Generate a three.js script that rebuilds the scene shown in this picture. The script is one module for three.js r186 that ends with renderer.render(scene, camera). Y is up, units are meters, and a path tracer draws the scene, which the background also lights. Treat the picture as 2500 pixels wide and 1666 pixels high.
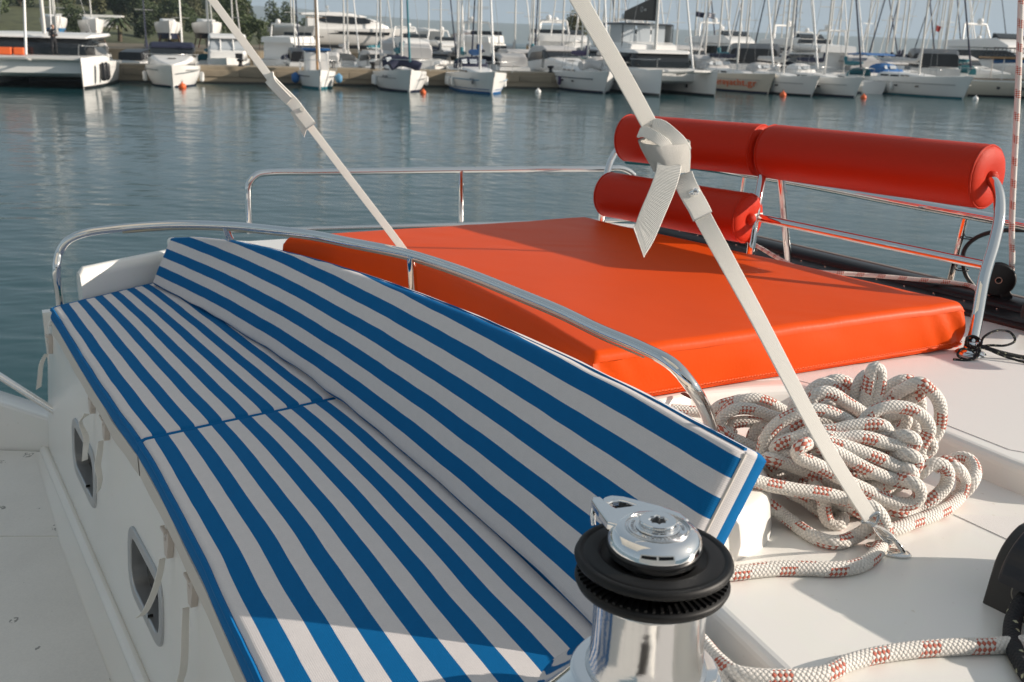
import * as THREE from 'three';
import { mergeGeometries } from 'three/addons/utils/BufferGeometryUtils.js';
import { RoundedBoxGeometry } from 'three/addons/geometries/RoundedBoxGeometry.js';
import { MarchingCubes } from 'three/addons/objects/MarchingCubes.js';
import { FontLoader } from 'three/addons/loaders/FontLoader.js';
import { TextGeometry } from 'three/addons/geometries/TextGeometry.js';

// ---------- camera, sky, sun, exposure ----------
const scene = new THREE.Scene();
const camera = new THREE.PerspectiveCamera(37.85, 1024 / 682, 0.05, 20000);
camera.position.set(0, 3.2, 0);
camera.rotation.order = 'YXZ';
camera.rotation.set(THREE.MathUtils.degToRad(-16.68), 0, THREE.MathUtils.degToRad(1.6));
camera.focus = 1.95; camera.userData.fStop = 9;
const renderer = new THREE.WebGLRenderer({ antialias: true });
renderer.setSize(1024, 682);
renderer.toneMapping = THREE.LinearToneMapping;
renderer.toneMappingExposure = 1.2;
renderer.shadowMap.enabled = true;
const SUN = new THREE.Vector3(0.93, 0.338, 0.055).normalize();
{
  const w = 512, h = 256, d = new Float32Array(w * h * 4), dir = new THREE.Vector3();
  for (let j = 0; j < h; j++) for (let i = 0; i < w; i++) {
    const el = ((j + 0.5) / h - 0.5) * Math.PI, az = ((i + 0.5) / w - 0.5) * 2 * Math.PI;
    dir.set(Math.cos(el) * Math.cos(az), Math.sin(el), Math.cos(el) * Math.sin(az));
    const e = Math.max(0, dir.y), t = Math.pow(e, 0.3), c = Math.max(0, dir.dot(SUN));
    const a1 = Math.pow(0.5 + 0.5 * dir.dot(SUN), 2) * 0.23, a2 = Math.pow(c, 14) * 0.5;
    let r = 0.355 * (1 - t) + 0.135 * t, g = 0.43 * (1 - t) + 0.185 * t, b = 0.48 * (1 - t) + 0.235 * t;
    r += a1 * 1.05 + a2; g += a1 * 0.92 + a2 * 0.9; b += a1 * 0.78 + a2 * 0.75;
    if (dir.y < 0) { const k = Math.min(1, -dir.y * 8); r += (0.16 - r) * k; g += (0.22 - g) * k; b += (0.25 - b) * k; }
    const o = (j * w + i) * 4; d[o] = r; d[o + 1] = g; d[o + 2] = b; d[o + 3] = 1;
  }
  const sky = new THREE.DataTexture(d, w, h, THREE.RGBAFormat, THREE.FloatType);
  sky.mapping = THREE.EquirectangularReflectionMapping; sky.magFilter = sky.minFilter = THREE.LinearFilter;
  sky.wrapS = THREE.RepeatWrapping; sky.needsUpdate = true;
  scene.background = sky; scene.environment = sky;
}
const sun = new THREE.DirectionalLight(0xffffff, 5.0);
sun.color.setRGB(1.0, 0.89, 0.77);
sun.position.copy(SUN).multiplyScalar(60).add(new THREE.Vector3(0, 2.5, -2)); sun.target.position.set(0, 2.5, -2);
sun.castShadow = true; sun.shadow.mapSize.set(4096, 4096);
Object.assign(sun.shadow.camera, { left: -40, right: 40, top: 30, bottom: -30, near: 1, far: 160 });
scene.add(sun, sun.target);
scene.fog = new THREE.FogExp2(0x000000, 0.0002); scene.fog.color.setRGB(0.68, 0.84, 1.0);

// ---------- helpers ----------
let seed = 12345;
const rnd = () => { seed = (seed * 1664525 + 1013904223) >>> 0; return seed / 4294967296; };
const rr = (a, b) => a + (b - a) * rnd();
const V = (x, y, z) => new THREE.Vector3(x, y, z);
const VA = a => a.map(p => V(p[0], p[1], p[2]));
const lerp = (a, b, t) => a + (b - a) * t;
const smooth = (a, b, x) => { const t = Math.min(1, Math.max(0, (x - a) / (b - a))); return t * t * (3 - 2 * t); };
function interp(xs, ys, x) { if (x <= xs[0]) return ys[0]; for (let i = 1; i < xs.length; i++) if (x <= xs[i]) return lerp(ys[i - 1], ys[i], (x - xs[i - 1]) / (xs[i] - xs[i - 1])); return ys[ys.length - 1]; }
// periodic value noise
const NT = new Float32Array(4096); for (let i = 0; i < 4096; i++) NT[i] = rnd();
function vn(x, y, px = 1e9, py = 1e9) {
  const xi = Math.floor(x), yi = Math.floor(y), fx = x - xi, fy = y - yi, sx = fx * fx * (3 - 2 * fx), sy = fy * fy * (3 - 2 * fy);
  const h = (i, j) => { i = ((i % px) + px) % px; j = ((j % py) + py) % py; return NT[(i * 73 + j * 1031 + ((i * 7) ^ (j * 13))) & 4095]; };
  return lerp(lerp(h(xi, yi), h(xi + 1, yi), sx), lerp(h(xi, yi + 1), h(xi + 1, yi + 1), sx), sy);
}
function fbm(x, y, o = 4, p = 1e9) { let s = 0, a = 0.5, f = 1; for (let i = 0; i < o; i++) { s += a * vn(x * f + i * 17, y * f + i * 5, p * f, p * f); a *= 0.5; f *= 2; } return s / (1 - Math.pow(0.5, o)); }
function dataTex(n, m, fn, { color = false, rep = [1, 1], mirror } = {}) {
  const d = new Uint8Array(n * m * 4);
  for (let j = 0; j < m; j++) for (let i = 0; i < n; i++) {
    let c = fn(i / n, j / m, i, j); if (typeof c === 'number') c = [c, c, c];
    for (let k = 0; k < 3; k++) { let v = Math.min(1, Math.max(0, c[k])); if (color) v = v <= 0.0031308 ? v * 12.92 : 1.055 * Math.pow(v, 1 / 2.4) - 0.055; d[(j * n + i) * 4 + k] = Math.round(v * 255); }
    d[(j * n + i) * 4 + 3] = 255;
  }
  const t = new THREE.DataTexture(d, n, m); t.wrapS = t.wrapT = THREE.RepeatWrapping; t.magFilter = THREE.LinearFilter; t.minFilter = THREE.LinearMipmapLinearFilter; t.generateMipmaps = true;
  if (color) t.colorSpace = THREE.SRGBColorSpace; t.repeat.set(rep[0], rep[1]); t.needsUpdate = true; return t;
}
function mat(c, rough = 0.5, metal = 0, ex = {}) {
  const m = new THREE.MeshPhysicalMaterial({ roughness: rough, metalness: metal, ...ex });
  if (c) m.color.setRGB(c[0], c[1], c[2]); m.side = THREE.DoubleSide; return m;
}
const used = {};
function numbered(n) { used[n] = (used[n] ?? -1) + 1; return used[n] ? `${n}_${String(used[n]).padStart(3, '0')}` : n; }
function tag(o, label, category, group, kind) { if (label) o.userData.label = label; if (category) o.userData.category = category; if (group) o.userData.group = group; if (kind) o.userData.kind = kind; return o; }
function thing(name, label, category, pos = [0, 0, 0], turn = 0, group) { const g = new THREE.Group(); g.name = numbered(name); g.position.set(...pos); g.rotation.y = turn; tag(g, label, category, group); scene.add(g); return g; }
function part(name, geo, m, parent) { const o = new THREE.Mesh(Array.isArray(geo) ? merge(geo) : geo, m); o.name = name; o.castShadow = o.receiveShadow = true; parent.add(o); return o; }
function solo(name, geo, m, label, category, group) { const o = part(numbered(name), geo, m, scene); return tag(o, label, category, group); }
function struct(name, geo, m) { const o = part(numbered(name), geo, m, scene); o.userData.kind = 'structure'; return o; }
function merge(list) {
  const a = list.map(g => { let q = g.index ? g.toNonIndexed() : g.clone(); for (const k of Object.keys(q.attributes)) if (!['position', 'normal', 'uv'].includes(k)) q.deleteAttribute(k); if (!q.attributes.uv) q.setAttribute('uv', new THREE.BufferAttribute(new Float32Array(q.attributes.position.count * 2), 2)); if (!q.attributes.normal) q.computeVertexNormals(); return q; });
  return mergeGeometries(a);
}
function geoFrom(pos, uv, idx, normals = true) { const g = new THREE.BufferGeometry(); g.setAttribute('position', new THREE.Float32BufferAttribute(pos, 3)); g.setAttribute('uv', new THREE.Float32BufferAttribute(uv, 2)); g.setIndex(idx); if (normals) g.computeVertexNormals(); return g; }
const curve = (pts, t = 0.5) => new THREE.CatmullRomCurve3(pts, false, 'centripetal', t);
// swept tube, uv in metres along and 0..1 around, closed ends
function tube(pts, r, { seg = 60, rad = 12, raw = false } = {}) {
  const c = raw ? null : curve(pts), n = raw ? pts.length - 1 : seg, P = [];
  for (let i = 0; i <= n; i++) P.push(raw ? pts[i].clone() : c.getPointAt(i / n));
  const T = P.map((p, i) => P[Math.min(n, i + 1)].clone().sub(P[Math.max(0, i - 1)]).normalize());
  let N = Math.abs(T[0].y) < 0.9 ? V(0, 1, 0) : V(1, 0, 0); N.sub(T[0].clone().multiplyScalar(N.dot(T[0]))).normalize();
  const pos = [], uv = [], idx = []; let L = 0;
  for (let i = 0; i <= n; i++) {
    if (i) { L += P[i].distanceTo(P[i - 1]); N.sub(T[i].clone().multiplyScalar(N.dot(T[i]))).normalize(); }
    const B = T[i].clone().cross(N), R = typeof r === 'function' ? r(i / n) : r;
    for (let k = 0; k <= rad; k++) { const a = k / rad * 2 * Math.PI, q = P[i].clone().addScaledVector(N, Math.cos(a) * R).addScaledVector(B, Math.sin(a) * R); pos.push(q.x, q.y, q.z); uv.push(L, k / rad); }
  }
  const w = rad + 1;
  for (let i = 0; i < n; i++) for (let k = 0; k < rad; k++) { const a = i * w + k; idx.push(a, a + 1, a + w, a + 1, a + w + 1, a + w); }
  for (const e of [0, n]) { const b = pos.length / 3; pos.push(P[e].x, P[e].y, P[e].z); uv.push(0.048, 0.45); for (let k = 0; k <= rad; k++) { const o = (e * w + k) * 3; pos.push(pos[o], pos[o + 1], pos[o + 2]); uv.push(0.048, 0.45); } for (let k = 0; k < rad; k++) e ? idx.push(b, b + 1 + k, b + 2 + k) : idx.push(b, b + 2 + k, b + 1 + k); }
  return geoFrom(pos, uv, idx);
}
const rod = (a, b, r, rad = 8) => tube([a, b], r, { raw: true, rad });
// flat band swept along a path, given a width direction for every path point
function ribbon(pts, wd, w, th, seg = 40, trim) {
  const c = curve(pts), cw = curve(wd.length === pts.length ? wd : pts.map(() => wd[0]).map((v, i) => v.clone().addScaledVector(V(1e-5, 0, 0), i)));
  const pos = [], uv = [], idx = []; let L = 0, prev;
  for (let i = 0; i <= seg; i++) {
    const t = i / seg, p = c.getPoint(t), tg = c.getTangent(t); let d = wd.length === 1 ? wd[0].clone() : cw.getPoint(t);
    d.sub(tg.clone().multiplyScalar(d.dot(tg))).normalize(); const n = tg.clone().cross(d);
    if (prev) L += p.distanceTo(prev); prev = p;
    const W = w / 2, H = th / 2, prof = [[-W, -H], [-W * 0.94, -H * 1.3], [W * 0.94, -H * 1.3], [W, -H], [W, H], [W * 0.94, H * 1.3], [-W * 0.94, H * 1.3], [-W, H], [-W, -H]];
    for (const [a, b] of prof) { const sk = trim ? trim * (a / w) * smooth(0.35, 1, t) : 0; const q = p.clone().addScaledVector(d, a).addScaledVector(n, b).addScaledVector(tg, sk); pos.push(q.x, q.y, q.z); uv.push(L, a / w + 0.5); }
  }
  for (let i = 0; i < seg; i++) for (let k = 0; k < 8; k++) { const a = i * 9 + k; idx.push(a, a + 9, a + 1, a + 1, a + 9, a + 10); }
  for (const e of [0, seg]) { const b = e * 9; for (let k = 1; k < 7; k++) e ? idx.push(b, b + k, b + k + 1) : idx.push(b, b + k + 1, b + k); }
  return geoFrom(pos, uv, idx);
}
function box(w, h, d, x = 0, y = 0, z = 0, bev = 0) { const g = bev ? new RoundedBoxGeometry(w, h, d, 2, bev) : new THREE.BoxGeometry(w, h, d); g.translate(x, y, z); return g; }
function lathe(prof, seg = 48) { return new THREE.LatheGeometry(prof.map(p => new THREE.Vector2(p[0], p[1])), seg); }
// plan polygon [x,z] raised from y0 to y1, bevelled
function prism(poly, y0, y1, bev = 0) {
  const s = new THREE.Shape(poly.map(p => new THREE.Vector2(p[0], -p[1])));
  const g = new THREE.ExtrudeGeometry(s, { depth: y1 - y0 - 2 * bev, bevelEnabled: bev > 0, bevelThickness: bev, bevelSize: bev, bevelOffset: -bev, bevelSegments: 4, curveSegments: 8 });
  g.rotateX(-Math.PI / 2); g.translate(0, y0 + bev, 0); return g;
}
// loft through rings of equal length
function loft(rings, { closed = true, cap0 = true, cap1 = true } = {}) {
  const pos = [], uv = [], idx = [], n = rings[0].length, w = closed ? n + 1 : n;
  rings.forEach((r, i) => { for (let k = 0; k < w; k++) { const p = r[k % n]; pos.push(p.x, p.y, p.z); uv.push(k / n, i / rings.length); } });
  for (let i = 0; i < rings.length - 1; i++) for (let k = 0; k < w - 1; k++) { const a = i * w + k; idx.push(a, a + 1, a + w, a + 1, a + w + 1, a + w); }
  for (const [on, i] of [[cap0, 0], [cap1, rings.length - 1]]) if (on) { const b = pos.length / 3, c = V(0, 0, 0); rings[i].forEach(p => c.add(p)); c.multiplyScalar(1 / n); pos.push(c.x, c.y, c.z); uv.push(0, 0); rings[i].forEach(p => { pos.push(p.x, p.y, p.z); uv.push(0, 0); }); for (let k = 0; k < n; k++) { const u = b + 1 + k, v = b + 1 + (k + 1) % n; i ? idx.push(b, u, v) : idx.push(b, v, u); } }
  return geoFrom(pos, uv, idx);
}
// padded cushion over a parametric face; returns face, boxing and perimeter
function cushion(S, Lu, Lv, T, r, puff, uvf, { nu = 60, nv = 24, bulge = 0.006, sideOff = 0 } = {}) {
  const ax = (L, n) => { const a = [0, 0.08, 0.25, 0.5, 0.75, 1].map(k => k * r / L), m = []; for (let i = 1; i < n; i++) m.push(r / L + (1 - 2 * r / L) * i / n); return [...a, ...m, ...a.map(x => 1 - x).reverse()]; };
  const us = ax(Lu, nu), vs = ax(Lv, nv), e = d => d >= r ? 0 : r - Math.sqrt(Math.max(0, r * r - (r - d) * (r - d)));
  const pos = [], uv = [], idx = [], W = vs.length, bpos = [], bidx = [], buv = [];
  us.forEach(u => vs.forEach(v => {
    const { p, n } = S(u, v), du = Math.min(u, 1 - u) * Lu, dv = Math.min(v, 1 - v) * Lv, q = p.clone().addScaledVector(n, puff(u, v) - Math.min(r * 1.15, e(du) + e(dv)));
    pos.push(q.x, q.y, q.z); uv.push(...uvf(u, v)); const b = p.clone().addScaledVector(n, -T); bpos.push(b.x, b.y, b.z); buv.push(0, 0);
  }));
  for (let i = 0; i < us.length - 1; i++) for (let k = 0; k < W - 1; k++) { const a = i * W + k; idx.push(a, a + W, a + 1, a + 1, a + W, a + W + 1); bidx.push(a, a + 1, a + W, a + 1, a + W + 1, a + W); }
  const per = []; us.forEach(u => per.push([u, 0])); vs.slice(1).forEach(v => per.push([1, v])); us.slice(0, -1).reverse().forEach(u => per.push([u, 1])); vs.slice(1, -1).reverse().forEach(v => per.push([0, v]));
  const cen = S(0.5, 0.5).p, rim = [], spos = [], suv = [], sidx = [], rows = 7; let L = 0;
  per.push(per[0]);
  per.forEach(([u, v], i) => {
    const { p, n } = S(u, v), [u2, v2] = per[(i + 1) % (per.length - 1)], [u1, v1] = per[(i + per.length - 2) % (per.length - 1)];
    const tg = S(u2, v2).p.sub(S(u1, v1).p).normalize(), out = tg.clone().cross(n); if (out.dot(p.clone().sub(cen)) < 0) out.negate();
    if (rim.length) L += p.distanceTo(rim.last); rim.last = p;
    const edge = Math.min(r * 1.15, e(Math.min(u, 1 - u) * Lu) + e(Math.min(v, 1 - v) * Lv)) - puff(u, v);
    rim.push(p.clone().addScaledVector(n, -edge));
    for (let k = 0; k <= rows; k++) { const d = lerp(edge, T, k / rows), q = p.clone().addScaledVector(n, -d).addScaledVector(out, Math.sin(k / rows * Math.PI) * bulge); spos.push(q.x, q.y, q.z); suv.push(L, d + sideOff); }
  });
  for (let i = 0; i < per.length - 1; i++) for (let k = 0; k < rows; k++) { const a = i * (rows + 1) + k; sidx.push(a, a + 1, a + rows + 1, a + 1, a + rows + 2, a + rows + 1); }
  return { face: geoFrom(pos, uv, idx), side: geoFrom(spos, suv, sidx), back: geoFrom(bpos, buv, bidx), rim };
}
// surveyed points of the yacht, metres
const FG = {
  matFront: [[0.1661,2.618,-1.8665],[0.3825,2.618,-1.9831],[0.7042,2.618,-2.154],[1.1133,2.618,-2.3749]],
  matSide: [[-0.7069,2.618,-2.9898],[-0.5302,2.618,-2.8744],[-0.2954,2.618,-2.689],[-0.0385,2.618,-2.2799],[0.1616,2.618,-1.8768]],
  matC: [0.2471,2.618,-3.5019],
  matB: [1.1133,2.618,-2.3749],
  seatFront: [[-1.4798,2.35,-3.0776],[-1.241,2.35,-2.6907],[-1.0607,2.35,-2.4007],[-0.9181,2.35,-2.1765],[-0.8065,2.35,-2.0112],[-0.6725,2.35,-1.7858],[-0.5403,2.35,-1.5541],[-0.4298,2.35,-1.3512],[-0.3313,2.35,-1.172]],
  seatSeam: [[-0.811,2.35,-2.0233],[-0.7079,2.35,-2.0905],[-0.5884,2.35,-2.2025],[-0.4452,2.35,-2.3203]],
  seatFar: [[-1.4798,2.35,-3.0776],[-1.4069,2.35,-3.2475],[-1.3004,2.35,-3.3989]],
  backS: [[-0.02,0.178],[0.12,0.208],[0.36,0.238],[0.6,0.26],[0.84,0.278],[1.1,0.295],[1.4,0.312],[1.7,0.326],[2.0,0.335],[2.3,0.341],[2.57,0.343]],
  backBot: [[-1.2658,2.362,-3.3658],[-1.1856,2.362,-3.2774],[-1.1071,2.362,-3.1878],[-1.0302,2.362,-3.097],[-0.955,2.362,-3.0052],[-0.8813,2.362,-2.9123],[-0.8091,2.362,-2.8184],[-0.7384,2.362,-2.7235],[-0.6691,2.362,-2.6277],[-0.601,2.362,-2.5309],[-0.5343,2.362,-2.4333],[-0.4688,2.362,-2.3349],[-0.4045,2.362,-2.2356],[-0.3413,2.362,-2.1356],[-0.2791,2.362,-2.0349],[-0.218,2.362,-1.9334],[-0.1579,2.362,-1.8314],[-0.0986,2.362,-1.7287],[-0.0402,2.362,-1.6254],[0.0174,2.362,-1.5216],[0.0742,2.362,-1.4173],[0.1304,2.362,-1.3125],[0.1859,2.362,-1.2072],[0.2409,2.362,-1.1016]],
  backBotS: [-0.02,0.0982,0.2165,0.3347,0.453,0.5712,0.6894,0.8077,0.9259,1.0442,1.1624,1.2807,1.3989,1.5171,1.6354,1.7536,1.8719,1.9901,2.1083,2.2266,2.3448,2.4631,2.5813,2.6996],
  backN: [[0.7349,-0.0,-0.6781],[0.7466,-0.0,-0.6652],[0.7578,-0.0,-0.6525],[0.7685,-0.0,-0.6399],[0.7786,-0.0,-0.6275],[0.7882,-0.0,-0.6154],[0.7974,-0.0,-0.6035],[0.806,-0.0,-0.5919],[0.8142,-0.0,-0.5806],[0.8219,-0.0,-0.5697],[0.8291,-0.0,-0.5591],[0.8359,-0.0,-0.5489],[0.8423,-0.0,-0.539],[0.8483,-0.0,-0.5295],[0.8539,-0.0,-0.5205],[0.8591,-0.0,-0.5119],[0.8639,-0.0,-0.5037],[0.8684,-0.0,-0.4959],[0.8725,-0.0,-0.4886],[0.8763,-0.0,-0.4818],[0.8798,-0.0,-0.4754],[0.883,-0.0,-0.4694],[0.8859,-0.0,-0.4639],[0.8885,-0.0,-0.4589]],
  rail: [[-1.4917,2.35,-3.1609],[-1.4559,2.47,-3.0865],[-1.4547,2.52,-3.1175],[-1.422,2.56,-3.1123],[-1.3651,2.585,-3.1144],[-1.2566,2.6,-3.1412],[-1.0903,2.615,-3.1463],[-0.909,2.6275,-3.0887],[-0.7422,2.64,-2.9771],[-0.6025,2.6483,-2.8747],[-0.4559,2.6567,-2.7271],[-0.2923,2.665,-2.5652],[-0.2017,2.665,-2.4634],[-0.0896,2.665,-2.3112],[0.0101,2.665,-2.1553],[0.0979,2.665,-2.0145],[0.1742,2.665,-1.871],[0.2427,2.665,-1.759],[0.2885,2.66,-1.6751],[0.3166,2.632,-1.655],[0.3457,2.587,-1.6732],[0.3699,2.53,-1.707]],
  railPost: [[-0.267,2.658,-2.5302],[-0.2869,2.53,-2.7412]],
  legR: [[1.1215,2.5,-2.3308],[1.1491,2.58,-2.384],[1.1707,2.67,-2.4267],[1.2028,2.75,-2.4716],[1.2263,2.82,-2.5172],[1.2289,2.875,-2.557],[1.2179,2.9,-2.6013]],
  legM: [[0.733,2.5,-3.05],[0.745,2.7,-3.08]],
  legL: [[0.3143,2.6,-3.6012],[0.3141,2.7,-3.5657],[0.3392,2.79,-3.6614],[0.3734,2.84,-3.7185],[0.398,2.89,-3.5565]],
  strut: [[0.7564,2.87,-2.85],[0.9157,2.53,-3.2467]],
  upR: [1.2179,2.9,-2.6013],
  upL: [0.3935,2.89,-3.5719],
  upGap: [0.7865,2.895,-3.1853],
  loR: [0.7159,2.7,-3.0605],
  loL: [0.3265,2.7,-3.4934],
  midbar: [[0.7509,2.7,-3.0904],[1.1589,2.7,-2.4652]],
  gl: [[-0.9819,2.5,-3.5129],[-0.9356,2.72,-3.6611],[-0.216,2.72,-3.9037],[0.4302,2.72,-4.0948],[-0.2217,2.5,-3.8986]],
  gr: [[0.713,2.74,-4.0962],[1.0018,2.74,-3.7014],[1.2396,2.74,-3.2478],[1.4311,2.74,-2.8982],[1.4966,2.74,-2.7533]],
  grS: [[1.3905,2.73,-3.06],[0.8955,2.73,-3.9339]],
  trackRope: [[0.8994,2.56,-2.9722],[1.0216,2.56,-2.9399],[1.1642,2.56,-2.8996],[1.326,2.56,-2.8247],[1.3779,2.56,-2.7725]],
  sR: [[0.0718,3.2614,-1.3768],[0.183,3.0978,-1.4044],[0.2512,2.9976,-1.4239],[0.288,2.9412,-1.4285],[0.4723,2.6355,-1.3755],[0.5465,2.53,-1.3628]],
  padR: [0.6035,2.445,-1.4174],
  sL: [[-0.8127,3.2965,-2.73],[-0.6551,3.0875,-2.72],[-0.5812,3.0033,-2.7114],[-0.3096,2.6465,-2.7067],[-0.2338,2.5,-2.7403]],
  winch: [0.1735,2.6257,-1.0493],
  wallBase: [[-1.717,1.7,-3.4214],[-1.2523,1.7,-2.6951],[-0.905,1.7,-2.1364]],
  bul: [[-1.8656,1.7,-3.3619],[-1.7201,1.7,-3.4212],[-1.8558,1.9389,-3.4],[-1.7065,1.8222,-3.42],[-1.7949,2.0281,-3.3],[-1.6384,1.9187,-3.3]],
  wallDir: [0.5342,0.0,0.8454],
  wallUp: [0.0554,0.9978,-0.035],
};
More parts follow.
